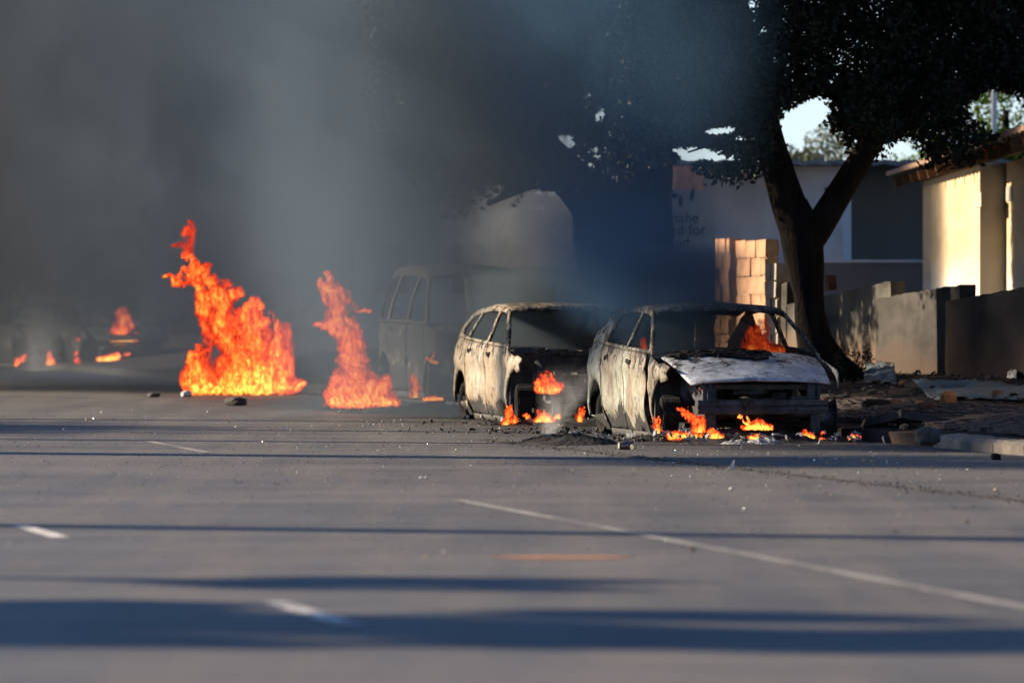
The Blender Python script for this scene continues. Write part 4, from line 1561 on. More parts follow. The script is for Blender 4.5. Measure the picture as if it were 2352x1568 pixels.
    # seats' burnt frames
    for (x, y) in ((0.15, -0.38), (0.15, 0.38), (-0.8, 0.0)):
        w_ = 0.42 if x > 0 else 1.15
        mb = MB()
        for dy in (-w_ / 2, w_ / 2):
            mb.tube([(x + 0.2, y + dy, 0.3), (x - 0.2, y + dy, 0.34), (x - 0.36, y + dy, K['belt'] + 0.02)], [0.018] * 3, 6)
        mb.tube([(x - 0.36, y - w_ / 2, K['belt'] + 0.02), (x - 0.36, y + w_ / 2, K['belt'] + 0.02)], [0.018] * 2, 6)
        for q in range(4):
            z = 0.45 + q * 0.12
            mb.tube([(x - 0.25 - q * 0.025, y - w_ / 2, z), (x - 0.25 - q * 0.025, y + w_ / 2, z)], [0.008] * 2, 5)
        mb.build('seat_frame', M['char_metal'], root)
    # wheels on bare rims
    for ax in (K['fa'], K['ra']):
        for s in (-1, 1):
            wz = K['rw'] - 0.03
            wh = empty('wheel', (0, 0, 0))
            wh.parent = root
            wh.location = (ax, s * ((0.92 if s > 0 and torn == 'far' else 0.76) if ax > 0 else 0.75), wz)
            if ax > 0:
                wh.rotation_euler = (0, 0, math.radians(-9))
            mb = MB()
            R0 = K['rw'] - 0.035
            profw = [(0.10, R0), (0.09, R0 - 0.02), (0.06, R0 - 0.055), (-0.02, R0 - 0.06), (-0.07, R0 - 0.035), (-0.10, R0), (-0.105, R0 - 0.025), (-0.06, R0 - 0.08), (0.05, R0 - 0.085), (0.095, R0 - 0.03)]
            vs, fs = [], []
            N_ = 28
            for i in range(N_):
                a = i / N_ * 6.28318
                for (py_, r_) in profw:
                    vs.append((math.cos(a) * r_, s * py_, math.sin(a) * r_))
            m_ = len(profw)
            for i in range(N_):
                for k_ in range(m_):
                    a, b = i * m_ + k_, i * m_ + (k_ + 1) % m_
                    c_, d_ = ((i + 1) % N_) * m_ + k_, ((i + 1) % N_) * m_ + (k_ + 1) % m_
                    fs.append((a, b, d_, c_))
            mb.add(vs, fs)
            mb.build('rim', M['rim'] if s > 0 else M['black'], wh, True)
            mb = MB()
            for q in range(5):
                a = q / 5 * 6.283 + seed
                mb.box((math.cos(a) * R0 * 0.45, s * 0.05, math.sin(a) * R0 * 0.45), (R0 * 0.8, 0.035, 0.06), mtx=Matrix.Rotation(-a, 3, 'Y'))
            mb.tube([(0, s * 0.02, 0), (0, s * 0.075, 0)], [0.06, 0.05], 10)
            mb.tube([(0, -s * 0.02, 0), (0, -s * 0.045, 0)], [R0 * 0.62] * 2, 16)
            mb.build('spokes', M['char_metal'] if s > 0 else M['black'], wh)
            mb = MB()
            vs, fs = [], []
            for i in range(24):
                a = i / 24 * 6.283
                rr1 = R0 + 0.012 + 0.012 * math.sin(i * 2.3)
                for py_ in (-0.085, 0.085):
                    vs.append((math.cos(a) * rr1, py_, math.sin(a) * rr1))
            for i in range(24):
                a = 2 * i
                b = 2 * ((i + 1) % 24)
                fs.append((a, a + 1, b + 1, b))
            mb.add(vs, fs)
            if torn == 'far' and s > 0 and ax > 0:
                continue
            o = mb.build('tyre_wire', M['black'], wh)
            o.modifiers.new('t', 'SOLIDIFY').thickness = 0.02
    return root


HEAD = math.radians(-90 + 14.5)
HEAD_A = math.radians(-90 + 13.8)
c1 = car('burnt_car', 'burnt out hatchback nearest the camera, pale ash hood and flames underneath', (2.11, 60.64, 0), HEAD_A, HATCH, M['car_a'], 0.055, torn='far', hood_mat=M['hood'], roof_mat=M['roof_burnt'], group='burnt cars along the kerb', seed=1.0)
# scorched debris lying over the scuttle and the left half of the hood, and the hole of the lost badge
mb = MB()
for q in range(120):
    v = random.uniform(-0.95, 0.35)
    x = 1.02 + abs(random.gauss(0, 0.16)) * (1.0 - 0.6 * max(0, v))
    z = 0.87 - 0.27 * max(0, (x - 1.02)) ** 1.5 + 0.035 * (1 - v * v)
    mb.box((x, v * 0.78, z + 0.005 + random.uniform(0, 0.02)), (random.uniform(.05, .22), random.uniform(.05, .20), random.uniform(.008, .03)), random.uniform(0, 3), 0.012)
mb.build('burnt_trim', M['black'], c1)
vs = []
for i in range(20):
    a = i / 20 * 6.283
    vs.append((1.985 + 0.055 * math.sin(a), 0.19 + 0.17 * math.cos(a) - 0.10, 0.672 + 0.013 * math.sin(a + 3.14)))
mesh('badge_recess', vs, [tuple(range(20))], M['char_metal'], c1).modifiers.new('t', 'SOLIDIFY').thickness = 0.012

c2 = car('burnt_car', 'burnt out cream car with bare dark front, second in the row', (0.56, 68.6, 0), HEAD, CAR, M['car_b'], 0.055, hood=False, torn=True, group='burnt cars along the kerb', seed=4.2)
mb = MB()
mb.box((1.9, -0.10, 0.28), (0.16, 0.5, 0.2), 0.1, 0.02)
mb.build('radiator', M['black'], c2)
c3 = car('burnt_van', 'tall burnt van with flaking pale side, third in the row, veiled by smoke', (-0.62, 75.8, 0), HEAD, VAN, M['car_c'], 0.09, cat='van', group='burnt cars along the kerb', seed=8.8)
c4 = car('burnt_car', 'far burning car with flames on its hood and roof', (-8.55, 121.5, 0), math.radians(-90 + 17), CAR, M['car_c'], 0.13, cat='car', group='burnt cars along the kerb', parts='few', seed=12.0)
c5 = car('burnt_car', 'farthest left burnt wreck with white ash smoke rising from it', (-10.25, 124.0, 0), math.radians(-90 + 20), CAR, M['car_c'], 0.13, cat='car', group='burnt cars along the kerb', parts='few', seed=15.0)

# ------------------------------------------------------------------ flames
SF_NAME = 'small fires around the burnt cars'


def flame(label, d, strokes, warp=0.55, thick=0.22, res=None, seed=0, base_y=None, hot=1.0, group=None, layers=2, wscale=1.0, mat=None):
    """Fire as ragged sheets of hot gas with real depth. strokes: lists of (px, py, radius px) along each tongue."""
    if d > 100 or group == SF_NAME:
        strokes = [[(a, b, r_ * (1.35 if d > 100 else 1.2)) for (a, b, r_) in s] for s in strokes]
    pts = [p_ for s in strokes for p_ in s]
    rm = max(p_[2] for p_ in pts)
    x0 = min(p_[0] - p_[2] for p_ in pts) - rm * 0.7
    x1 = max(p_[0] + p_[2] for p_ in pts) + rm * 0.7
    y0 = min(p_[1] - p_[2] for p_ in pts) - rm * 0.9
    y1 = max(p_[1] + p_[2] for p_ in pts) + rm * 0.2
    by = base_y if base_y is not None else max(p_[1] for p_ in pts) + 4
    y1 = min(y1, by)
    res = res or max(0.9, (x1 - x0) / 110.0)
    nx_, ny_ = int((x1 - x0) / res) + 2, int((y1 - y0) / res) + 2
    org = W((x0 + x1) / 2, by, d)
    root = None
    V, Fs, Ht, Bs = [], [], [], []
    veil = layers >= 2 and rm > 30
    for ly in range(layers + (1 if veil else 0)):
        outer = ly == layers
        X, Y = np.meshgrid(x0 + np.arange(nx_) * res, y0 + np.arange(ny_) * res)
        k_ = 1.0 / (rm * 1.15 * wscale)
        up = np.clip((by - Y) / max(1.0, by - y0), 0, 1)
        amp = rm * warp * (0.35 + 0.9 * up) * (1.35 if outer else 1.0)
        wx = X + amp * fbm(X * k_, Y * k_ * 0.7, seed + ly * 50, 5) + 0.35 * amp * fbm(X * k_ * 3, Y * k_ * 2.2, seed + 9 + ly * 50, 3)
        wy = Y + amp * 0.9 * fbm(X * k_, Y * k_ * 0.7, seed + 31 + ly * 50, 5)
        f = np.zeros_like(X)
        for s in strokes:
            ss = s if len(s) > 1 else [s[0], (s[0][0] + 0.1, s[0][1], s[0][2])]
            for (ax, ay, ar), (bx, by_, br) in zip(ss, ss[1:]):
                dx, dy = bx - ax, by_ - ay
                L2 = dx * dx + dy * dy + 1e-9
                t = np.clip(((wx - ax) * dx + (wy - ay) * dy) / L2, 0, 1)
                dist = np.hypot(wx - (ax + dx * t), wy - (ay + dy * t))
                f = np.maximum(f, 1 - dist / ((ar + (br - ar) * t) * (1.3 if outer else 1.0)))
        f = np.clip(f * 1.5, 0, 1) * np.where(Y <= by - rm * 0.12 * np.abs(fbm(X * k_ * 4, Y * 0, seed + 5, 3)) * 2, 1, 0)
        f = np.where(f > 0.02, f, 0)
        cell = (f[:-1, :-1] > 0) | (f[1:, :-1] > 0) | (f[:-1, 1:] > 0) | (f[1:, 1:] > 0)
        used = np.zeros_like(f, bool)
        for a, b in ((slice(0, -1), slice(0, -1)), (slice(1, None), slice(0, -1)), (slice(0, -1), slice(1, None)), (slice(1, None), slice(1, None))):
            used[a, b] |= cell
        idx = -np.ones(f.shape, int)
        idx[used] = np.arange(used.sum())
        nu = int(used.sum())
        xs, ys, fs_ = X[used], Y[used], f[used]
        wavy = thick * 0.8 * fbm(xs * k_ * 0.8, ys * k_ * 0.8, seed + 77 + ly * 50, 3)
        depth0 = (ly - (layers - 1) / 2) * thick * 0.9
        wxm = (xs - (x0 + x1) / 2) / F * d
        wzm = (by - ys) / F * d
        for sgn in (-1, 1):
            b0 = len(V)
            yy = depth0 + wavy + sgn * thick * 0.5 * np.sqrt(fs_ + 0.0005)
            V += list(zip(wxm.tolist(), yy.tolist(), wzm.tolist()))
            Ht += (fs_ * hot * (0.42 if outer else 1.0)).tolist()
            Bs += (np.clip(1 - (by - ys) / max(6.0, rm * 1.6), 0, 1)).tolist()
            jj, ii = np.nonzero(cell)
            q = np.stack([idx[jj, ii], idx[jj, ii + 1], idx[jj + 1, ii + 1], idx[jj + 1, ii]], 1) + b0
            if sgn > 0:
                q = q[:, ::-1]
            Fs += [tuple(r_) for r_ in q.tolist()]
    me = bpy.data.meshes.new('flame')
    me.from_pydata(V, [], Fs)
    for nm, dat in (('glow', Ht), ('foot', Bs)):
        at = me.attributes.new(nm, 'FLOAT', 'POINT')
        at.data.foreach_set('value', dat)
    me.polygons.foreach_set('use_smooth', [True] * len(me.polygons))
    me.update()
    o = link('flame', me, mat or (M['flame_far'] if d > 100 else M['flame']))
    o.location = org
    tag(o, label, 'fire', group)
    o.pass_index = 0
    return o


BF = 'large fires beside the row of cars'
flame('tallest roaring fire, wide at the road with a detached tongue high on its left', 88.0, [
    [(462, 872, 44), (452, 828, 20), (446, 800, 6)],
    [(450, 885, 26), (500, 898, 26), (560, 890, 36), (620, 880, 44), (655, 880, 26)],
    [(520, 880, 40), (560, 820, 56), (600, 830, 56), (636, 830, 34), (644, 780, 14), (640, 740, 6)],
    [(560, 820, 50), (520, 760, 44), (500, 730, 34), (520, 690, 30), (500, 680, 16)],
    [(600, 800, 40), (575, 740, 32), (590, 700, 14)],
    [(648, 880, 26), (640, 820, 28), (642, 770, 18)],
    [(600, 870, 50), (540, 850, 40)],
    [(672, 888, 10), (690, 880, 6)],
    [(505, 715, 26), (470, 668, 20), (452, 632, 20), (436, 604, 8)],
    [(452, 630, 14), (415, 625, 10), (395, 622, 4)],
], warp=0.95, thick=0.5, seed=3, base_y=908, group=BF, layers=2, wscale=0.6)
flame('faint wisp of flame drifting above the tallest fire', 88.6, [[(430, 590, 14), (436, 560, 18), (428, 530, 16), (440, 512, 7)], [(420, 562, 12), (390, 566, 5)]], warp=1.0, thick=0.3, seed=8, hot=0.42, group=BF, layers=1)
flame('tall narrow column of fire curving up left of the burnt van', 73.6, [
    [(765, 925, 16), (800, 918, 22), (850, 920, 20), (900, 922, 9)],
    [(800, 915, 36), (815, 860, 40), (810, 800, 32), (800, 760, 28), (765, 735, 22), (735, 745, 9)],
    [(795, 760, 24), (772, 700, 22), (765, 670, 18), (748, 640, 9)],
    [(790, 690, 14), (770, 668, 18)],
    [(830, 880, 36), (868, 892, 30), (890, 872, 12)],
    [(850, 905, 26), (880, 918, 18), (908, 926, 9)],
    [(780, 880, 30), (770, 905, 26)],
], warp=0.9, thick=0.42, seed=14, base_y=937, group=BF, layers=2, wscale=0.6)
flame('tiny stray flame lick hanging right of the fire column', 77.0, [[(822, 715, 3), (838, 713, 5), (848, 714, 8)]], warp=0.8, thick=0.08, seed=15, layers=1, hot=0.8, group=BF)
flame('upright lick of flame on the far car with a hole in its middle', 120.0, [[(270, 785, 15), (282, 760, 20), (284, 735, 15), (272, 712, 9)], [(262, 782, 17), (295, 784, 13), (312, 772, 5)]], warp=0.8, thick=0.3, seed=21, base_y=792, group='fires on the far cars', layers=2)
flame('flat lick of flame along the front of the far car', 119.0, [[(228, 826, 6), (248, 824, 11), (268, 815, 8)]], warp=0.8, thick=0.2, seed=22, group='fires on the far cars', layers=1, hot=1.2)
flame('dim red flame left of the upright lick on the far car', 120.5, [[(186, 780, 7), (200, 776, 9)]], warp=0.7, thick=0.2, seed=23, group='fires on the far cars', layers=1, hot=0.6)
flame('curled flame at the right wheel of the far car', 118.8, [[(290, 843, 4), (308, 840, 5), (318, 828, 5)], [(285, 813, 3), (298, 812, 3)]], warp=0.6, thick=0.15, seed=24, group='fires on the far cars', layers=1)
flame('small flames stacked at the left end of the far car', 119.2, [[(172, 842, 6), (180, 838, 7)], [(176, 826, 6)], [(174, 812, 5)]], warp=0.7, thick=0.15, seed=25, group='fires on the far cars', layers=1)
flame('short orange flame between the two far wrecks', 119.5, [[(116, 834, 9), (112, 820, 6), (110, 808, 3)]], warp=0.6, thick=0.2, seed=26, group='fires on the far cars', layers=1)
flame('pair of small flames on the farthest left wreck', 121.5, [[(38, 836, 5), (42, 826, 6)], [(52, 826, 5), (55, 818, 5)]], warp=0.5, thick=0.2, seed=27, group='fires on the far cars', layers=1)

SF = 'small fires around the burnt cars'


def small(label, d, strokes, seed, **kw):
    kw.setdefault('warp', 1.15)
    kw.setdefault('wscale', 0.62)
    kw.setdefault('mat', M['flame_small'])
    kw.setdefault('thick', 0.10)
    kw.setdefault('layers', 2)
    kw.setdefault('hot', 1.2)
    return flame(label, d, strokes, seed=seed, group=SF, **kw)


small('upright flame on the ground by the front corner of the van', 73.0, [[(952, 910, 9), (956, 890, 10), (948, 870, 5), (948, 860, 3)]], 31)
small('low glowing line of flame between the van and the second car', 72.4, [[(975, 917, 5), (998, 915, 6), (1014, 916, 4)]], 32, layers=1)
small('winged little flame in the dark front of the van', 73.6, [[(980, 822, 5), (990, 828, 3)], [(990, 824, 3), (998, 812, 3)], [(990, 828, 5), (1002, 832, 5)]], 33, layers=1, warp=0.5)
small('square bright fire inside the engine bay of the second car', 66.45, [[(1240, 875, 11), (1243, 895, 11)], [(1262, 880, 17), (1268, 892, 16), (1280, 885, 14)]], 34, base_y=905, hot=0.95)
small('leaning flame at the front wheel of the second car', 65.9, [[(1162, 972, 10), (1170, 950, 9), (1172, 935, 5)], [(1182, 964, 9)]], 35)
small('low bright flame under the bumper beam of the second car', 65.8, [[(1232, 966, 9), (1246, 958, 14), (1262, 966, 11)], [(1210, 955, 6)]], 36)
small('tiny flame lick under the right half of the second car', 65.8, [[(1283, 956, 6), (1276, 958, 5)]], 37, layers=1)
small('upright flame tucked behind the rear wheel of the front car', 63.2, [[(1331, 965, 6), (1334, 950, 8), (1336, 942, 6)]], 38)
small('slim upright flame inside the front wheel arch of the front car', 58.7, [[(1512, 996, 9), (1510, 980, 8), (1507, 962, 4)]], 39, hot=1.25)
small('large forked flame under the crumpled corner of the front car', 58.5, [[(1574, 944, 7), (1590, 962, 10), (1608, 970, 16), (1606, 990, 14)], [(1565, 942, 4), (1580, 945, 5)]], 40, hot=1.1)
small('row of low flames along the ground below the front car corner', 58.2, [[(1540, 1003, 8), (1556, 997, 9), (1575, 1000, 8), (1592, 1006, 11), (1608, 1004, 8)]], 41, hot=1.2)
small('broken flame right of the forked flame under the front car', 58.1, [[(1636, 1000, 9), (1652, 1003, 9)], [(1632, 988, 5), (1640, 995, 6)]], 42, hot=1.25)
small('brightest yellow flame under the bumper beam of the front car', 58.3, [[(1716, 984, 10), (1738, 980, 16), (1766, 984, 7)], [(1722, 974, 6), (1710, 962, 4)]], 43, hot=1.5)
small('flat flame on the ash just below the brightest yellow flame', 58.0, [[(1722, 1004, 5), (1740, 1007, 8), (1764, 1007, 4)]], 44, hot=1.35)
small('small flame under the far end of the bumper beam', 58.4, [[(1848, 996, 7), (1860, 1000, 7), (1868, 1004, 4)]], 45, hot=1.2)
small('thin broken flame beside the far front wheel', 58.4, [[(1889, 994, 4)], [(1884, 1008, 5), (1896, 1011, 5)]], 46, hot=1.1, layers=1)
small('hooked flame burning alone on the ground right of the front car', 58.0, [[(1950, 1006, 4), (1958, 1000, 5), (1970, 1003, 6)]], 47, hot=1.1, layers=1)
small('red flame showing in the headlight hole of the front car', 58.9, [[(1614, 906, 9), (1610, 893, 8)]], 48, hot=0.9, layers=1, mat=M['flame_dim'])
small('spark of flame behind the far end of the front car bumper', 58.9, [[(1886, 920, 5), (1885, 926, 4)]], 49, hot=0.9, layers=1)
small('red fire glowing inside the cabin of the front car behind the windscreen', 61.3, [[(1758, 806, 32), (1748, 780, 26), (1742, 760, 11)], [(1795, 806, 18)], [(1725, 804, 16)]], 50, hot=0.7, mat=M['flame_dim'], thick=0.3, base_y=822)
small('dim red flame behind the side window of the front car', 61.4, [[(1480, 800, 9), (1476, 784, 8), (1476, 776, 4)]], 51, hot=0.7, mat=M['flame_dim'], layers=1, thick=0.2)

# ------------------------------------------------------------------ debris
def stone(name, label, loc, size, mat, cat='rock', group=None, rz=None, seed=0, sub=2, flat=1.0):
    bm = bmesh.new()
    bmesh.ops.create_icosphere(bm, subdivisions=sub, radius=0.5)
    for v in bm.verts:
        q = v.co * 2.2 + Vector((seed * 3.7, seed * 1.9, 0))
        k_ = 1 + 0.45 * mnoise.noise(q) + 0.2 * mnoise.noise(q * 2.7)
        co = v.co * k_
        m_ = max(abs(co.x), abs(co.y), abs(co.z))
        co = co.lerp(co * (0.5 / max(m_, 1e-4)) * 0.9, 0.7)
        co = co + Vector((mnoise.noise(q * 4), mnoise.noise(q * 4 + Vector((9, 0, 0))), mnoise.noise(q * 4 + Vector((0, 9, 0))))) * 0.05
        v.co = Vector((co.x * size[0], co.y * size[1], co.z * size[2]))
    me = bpy.data.meshes.new(name)
    bm.to_mesh(me)
    bm.free()
    o = link(name, me, mat)
    o.location = Vector(loc) + Vector((0, 0, size[2] * 0.40))
    o.rotation_euler = (0, 0, seed * 1.3 if rz is None else rz)
    if label:
        tag(o, label, cat, group)
    return o


def vpt(px, py):
    """A place on the sloping verge seen at this spot."""
    z = 0.3
    for _ in range(12):
        q = G(px, py, z)
        nn = q.x * RN.x + q.y * RN.y
        z = 0.5 * z + 0.5 * (verge_z(nn) if nn > 16.12 else 0.0)
    return G(px, py, z)


RG = 'rubble on the verge'
stone('charred_log', 'short black charred log lying on the verge below the wall', vpt(2012, 942), (0.36, 0.16, 0.15), M['black'], 'log', None, 0.1, 3)
stone('broken_brick', 'ochre orange rock standing out at the right of the verge rubble', vpt(2178, 934), (0.19, 0.16, 0.20), M['rock_orange'], 'rock', RG, seed=5)
stone('broken_brick', 'dark reddish lump nearest the road on the verge', vpt(2083, 956), (0.16, 0.14, 0.11), M['rock'], 'rock', RG, seed=6)
stone('broken_brick', 'brown double brick lump below the ochre rock', vpt(2132, 947), (0.22, 0.15, 0.14), M['rock'], 'rock', RG, seed=7)
stone('broken_brick', 'flat brown brick heap right behind the charred log', vpt(2052, 934), (0.30, 0.14, 0.10), M['rock'], 'rock', RG, seed=8)
stone('broken_brick', 'small tan brick chip between the log and the ochre rock', vpt(2112, 934), (0.14, 0.1, 0.08), M['rock_orange'], 'rock', RG, seed=9)
stone('broken_brick', 'grey brown rock at far right of the pale strip', vpt(2290, 914), (0.12, 0.1, 0.11), M['rock'], 'rock', RG, seed=10)
stone('broken_brick', 'black lump at far right beside the grey brown rock', vpt(2330, 916), (0.17, 0.1, 0.08), M['black'], 'rock', RG, seed=11)
stone('broken_brick', 'pale brown stone near the tree foot on the verge', vpt(2003, 906), (0.13, 0.1, 0.08), M['rock_grey'], 'rock', RG, seed=12)
stone('broken_brick', 'flat tan brick against the bent sheet metal', vpt(2078, 886), (0.22, 0.12, 0.08), M['rock_orange'], 'rock', RG, seed=13)
stone('kerb_block', 'brown broken kerb block tilted at the end of the storm drain', vpt(2131, 1020), (0.27, 0.22, 0.19), M['rock_grey'], 'block', None, 0.3, 14)
stone('broken_brick', 'small dark red chip on the verge left of the reddish lump', vpt(2046, 956), (0.07, 0.06, 0.06), M['rock'], 'rock', RG, seed=15)
stone('tar_lump', 'black lump by the kerb at the right edge', G(2312, 1040), (0.12, 0.1, 0.1), M['black'], 'lump', 'black lumps on the road', seed=16)
stone('tar_lump', 'black lump in the gutter left of the kerb lump', G(2288, 1056), (0.10, 0.09, 0.07), M['black'], 'lump', 'black lumps on the road', seed=17)

# bent sheet metal and ash strip by the wall
def sheet(name, label, pts4, nx_, ny_, amp, mat, cat, seed):
    vs, fs = [], []
    a, b, c_, d_ = [Vector(q) for q in pts4]
    for j in range(ny_ + 1):
        for i in range(nx_ + 1):
            u, v = i / nx_, j / ny_
            q = (a * (1 - u) + b * u) * (1 - v) + (d_ * (1 - u) + c_ * u) * v
            q = q + Vector((0, 0, amp * (0.6 + mnoise.noise(Vector((u * 5 + seed, v * 4, seed))) + 0.5 * mnoise.noise(Vector((u * 13, v * 11, seed))))))
            vs.append(q)
    for j in range(ny_):
        for i in range(nx_):
            k_ = j * (nx_ + 1) + i
            fs.append((k_, k_ + 1, k_ + nx_ + 2, k_ + nx_ + 1))
    o = mesh(name, vs, fs, mat, None, True)
    o.modifiers.new('t', 'SOLIDIFY').thickness = 0.012
    tag(o, label, cat)
    return o


def lift(q, dz):
    return (q.x, q.y, q.z + dz)


sheet('metal_panel', 'pale bent sheet metal panel lying against the foot of the wall', [lift(vpt(1985, 880), 0.0), lift(vpt(2062, 884), 0.0), lift(vpt(2052, 862), 0.14), lift(vpt(1985, 862), 0.15)], 14, 8, 0.05, M['sheet'], 'scrap metal', 2)
sheet('roof_sheet', 'long flattened pale sheet lying across the verge toward the right edge', [lift(vpt(2130, 918), 0.01), lift(vpt(2380, 925), 0.01), lift(vpt(2370, 898), 0.05), lift(vpt(2095, 886), 0.06)], 40, 8, 0.05, M['sheet'], 'scrap metal', 5)
sheet('charred_board', 'dark charred board propped at the left end of the pale sheet', [lift(vpt(2076, 890), 0.02), lift(vpt(2140, 908), 0.02), lift(vpt(2150, 900), 0.06), lift(vpt(2082, 882), 0.07)], 8, 3, 0.02, M['black'], 'board', 7)
sheet('plastic_bag', 'crumpled white plastic scrap at the wall foot near the right edge', [lift(vpt(2312, 874), 0.0), lift(vpt(2334, 875), 0.0), lift(vpt(2336, 868), 0.08), lift(vpt(2318, 869), 0.06)], 7, 5, 0.06, M['litter'], 'litter', 9)

def mound(name, label, c, r, h, mat, cat, seed, kind=None, nx_=48, ny_=24, rough=0.35):
    vs, fs = [], []
    for j in range(ny_ + 1):
        for i in range(nx_ + 1):
            u, v = i / nx_ * 2 - 1, j / ny_ * 2 - 1
            k_ = max(0.0, 1 - (u * u + v * v))
            q = Vector((u * 3 + seed, v * 3, seed))
            z = h * k_ ** 0.8 * (0.75 + rough * mnoise.noise(q) + rough * mnoise.noise(q * 2.5) + 0.7 * rough * mnoise.noise(q * 6.0))
            vs.append((c[0] + u * r[0], c[1] + v * r[1], c[2] + z - 0.004))
    for j in range(ny_):
        for i in range(nx_):
            k_ = j * (nx_ + 1) + i
            fs.append((k_, k_ + 1, k_ + nx_ + 2, k_ + nx_ + 1))
    o = mesh(name, vs, fs, mat, None, True)
    if label:
        tag(o, label, cat)
    if kind:
        o['kind'] = kind
    return o


for px, py, r_, lab in ((560, 909, 0.85, 'dark heap of burning rubbish under the tallest fire'), (825, 944, 0.55, 'dark heap of burning rubbish under the fire column beside the van')):
    q = G(px, py - 4)
    mound('burning_heap', lab, (q.x, q.y + 0.1, 0), (r_ * 1.05, 0.55), 0.20, M['black'], 'burning heap', px, None, 60, 24, 0.6)
mound('ash_heap', 'low dark smoking ash heap on the road between the two front cars', G(1305, 1018), (0.52, 0.9, 0.1), 0.13, M['ash'], 'ash heap', 4, None, 60, 30, 0.22)
ad = mound('ash', None, Vector((2.35, 58.75, 0.0)), (1.35, 1.05), 0.10, M['ash'], None, 9, 'stuff', 110, 70, 0.7)
ad = mound('ash', None, Vector((0.75, 66.4, 0.0)), (1.2, 1.0), 0.08, M['ash'], None, 13, 'stuff', 80, 40, 0.75)
ad = mound('ash', None, Vector((-0.9, 73.3, 0.0)), (1.4, 1.0), 0.10, M['ash'], None, 17, 'stuff', 60, 30, 0.75)
mound('ash_clump', 'pale grey crumpled ash clump under the corner of the front car', G(1570, 1015), (0.11, 0.12), 0.16, M['ash_pale'], 'ash', 21, None, 20, 14, 0.6)
mound('ash_clump', 'flat whitish ash patch in front of the front car', G(1755, 1018), (0.19, 0.20), 0.075, M['ash_pale'], 'ash', 22, None, 24, 14, 0.5)
mound('ash_clump', 'thin pale ash streak left of the whitish ash patch', G(1690, 1019), (0.16, 0.15), 0.045, M['ash_pale'], 'ash', 23, None, 24, 14, 0.5)
o = mound('mudguard', 'pale domed fallen mudguard lying on the road beside the van', G(950, 948), (0.19, 0.25), 0.17, M['car_b'], 'car part', 31, None, 24, 18, 0.10)
sheet('bumper_strip', 'curved pale trim strip leaning at the rear wheel of the second car', [G(1000, 945), G(1012, 946), lift(G(1026, 945), 0.17), lift(G(1022, 945), 0.19)], 6, 3, 0.01, M['car_b'], 'car part', 3)
# loose burnt bits round the cars
mb = MB()
for i in range(1100):
    cx_, cy_ = random.choice(((2.3, 58.5), (2.3, 58.5), (0.75, 66.3), (0.6, 62.0), (-0.8, 73.2)))
    p_ = Vector((cx_ + random.gauss(0, 0.7), cy_ + abs(random.gauss(0, 0.9)) - 0.35, 0))
    s = random.uniform(0.008, 0.030)
    mb.box((p_.x, p_.y, random.uniform(0.0, 0.05)), (s * random.uniform(.5, 2.5), s, s * random.uniform(.3, 1)), mtx=Matrix.Rotation(random.uniform(0, 3), 3, Vector((random.random(), random.random(), random.random() + .1)).normalized()), jit=s * 0.2)
mb.build('burnt_debris', M['char_metal'])['kind'] = 'stuff'
mb = MB()
for i in range(160):
    cx_, cy_ = random.choice(((2.3, 58.2), (2.3, 58.2), (0.75, 66.0)))
    p_ = Vector((cx_ + random.gauss(0, 0.8), cy_ + random.gauss(0, 0.6), 0))
    s = random.uniform(0.015, 0.05)
    mb.box((p_.x, p_.y, random.uniform(0.01, 0.10)), (s * random.uniform(.5, 2.8), s, s * 0.3), mtx=Matrix.Rotation(random.uniform(0, 3), 3, Vector((random.random(), random.random(), random.random() + .1)).normalized()), jit=s * 0.2)
mb.build('ash_debris', M['ash_pale'])['kind'] = 'stuff'
# broken glass
mb = MB()
for i in range(2600):
    t = random.uniform(38, 74)
    nn = random.triangular(7.5, 15.5, 13.3)
    if t < 50 and random.random() < 0.6:
        continue
    p_ = S(nn + random.gauss(0, 0.6), t)
    s = random.uniform(0.003, 0.010)
    R_ = Matrix.Rotation(random.gauss(0, 0.7), 3, 'X') @ Matrix.Rotation(random.gauss(0, 0.7), 3, 'Y') @ Matrix.Rotation(random.uniform(0, 6), 3, 'Z')
    vs = [p_ + Vector((0, 0, 0.010)) + R_ @ Vector(q) * s for q in ((-1, -.6, 0), (1, -.7, 0), (.3, .9, 0), (0, 0, .35))]
    mb.add(vs, [(0, 2, 1), (0, 1, 3), (1, 2, 3), (2, 0, 3)])
mb.build('broken_glass', M['glass_bits'])['kind'] = 'stuff'
# grit along the seam and the gutter
mb = MB()
for i in range(900):
    t = random.uniform(30, 58)
    p_ = S(12.35 + random.gauss(0, 0.13), t)
    s = random.uniform(0.005, 0.016)
    mb.box((p_.x, p_.y, s * 0.3), (s, s, s * 0.8), random.uniform(0, 3), s * 0.25)
mb.build('gravel', M['rock_grey'])['kind'] = 'stuff'
M['grit_pale'] = simple('pale_grit', (0.16, 0.14, 0.12), (0.34, 0.31, 0.27), 30, 0.9, 0.4, 0.002)
for gname, gm, gn in (('pale_grit', M['grit_pale'], 3000), ('dark_grit', M['kerb_dark'], 1300)):
    mb = MB()
    for i in range(gn):
        p_ = S(random.uniform(1.5, 15.8), random.triangular(26, 72, 55))
        s = random.uniform(0.003, 0.0085)
        mb.box((p_.x, p_.y, s * 0.3), (s * 1.5, s * 1.4, s * 0.8), random.uniform(0, 3), s * 0.25)
    mb.build(gname, gm)['kind'] = 'stuff'
mb = MB()
for i in range(2600):
    t = random.uniform(44, 70)
    p_ = S(random.uniform(16.3, 20.3), t)
    z = verge_z(p_.x * RN.x + p_.y * RN.y)
    s = random.uniform(0.01, 0.05) * random.random()
    mb.box((p_.x, p_.y, z + s * 0.3 + 0.03), (s * 1.6, s, s * 0.8), random.uniform(0, 3), s * 0.25)
mb.build('rubble', M['rock_grey'])['kind'] = 'stuff'

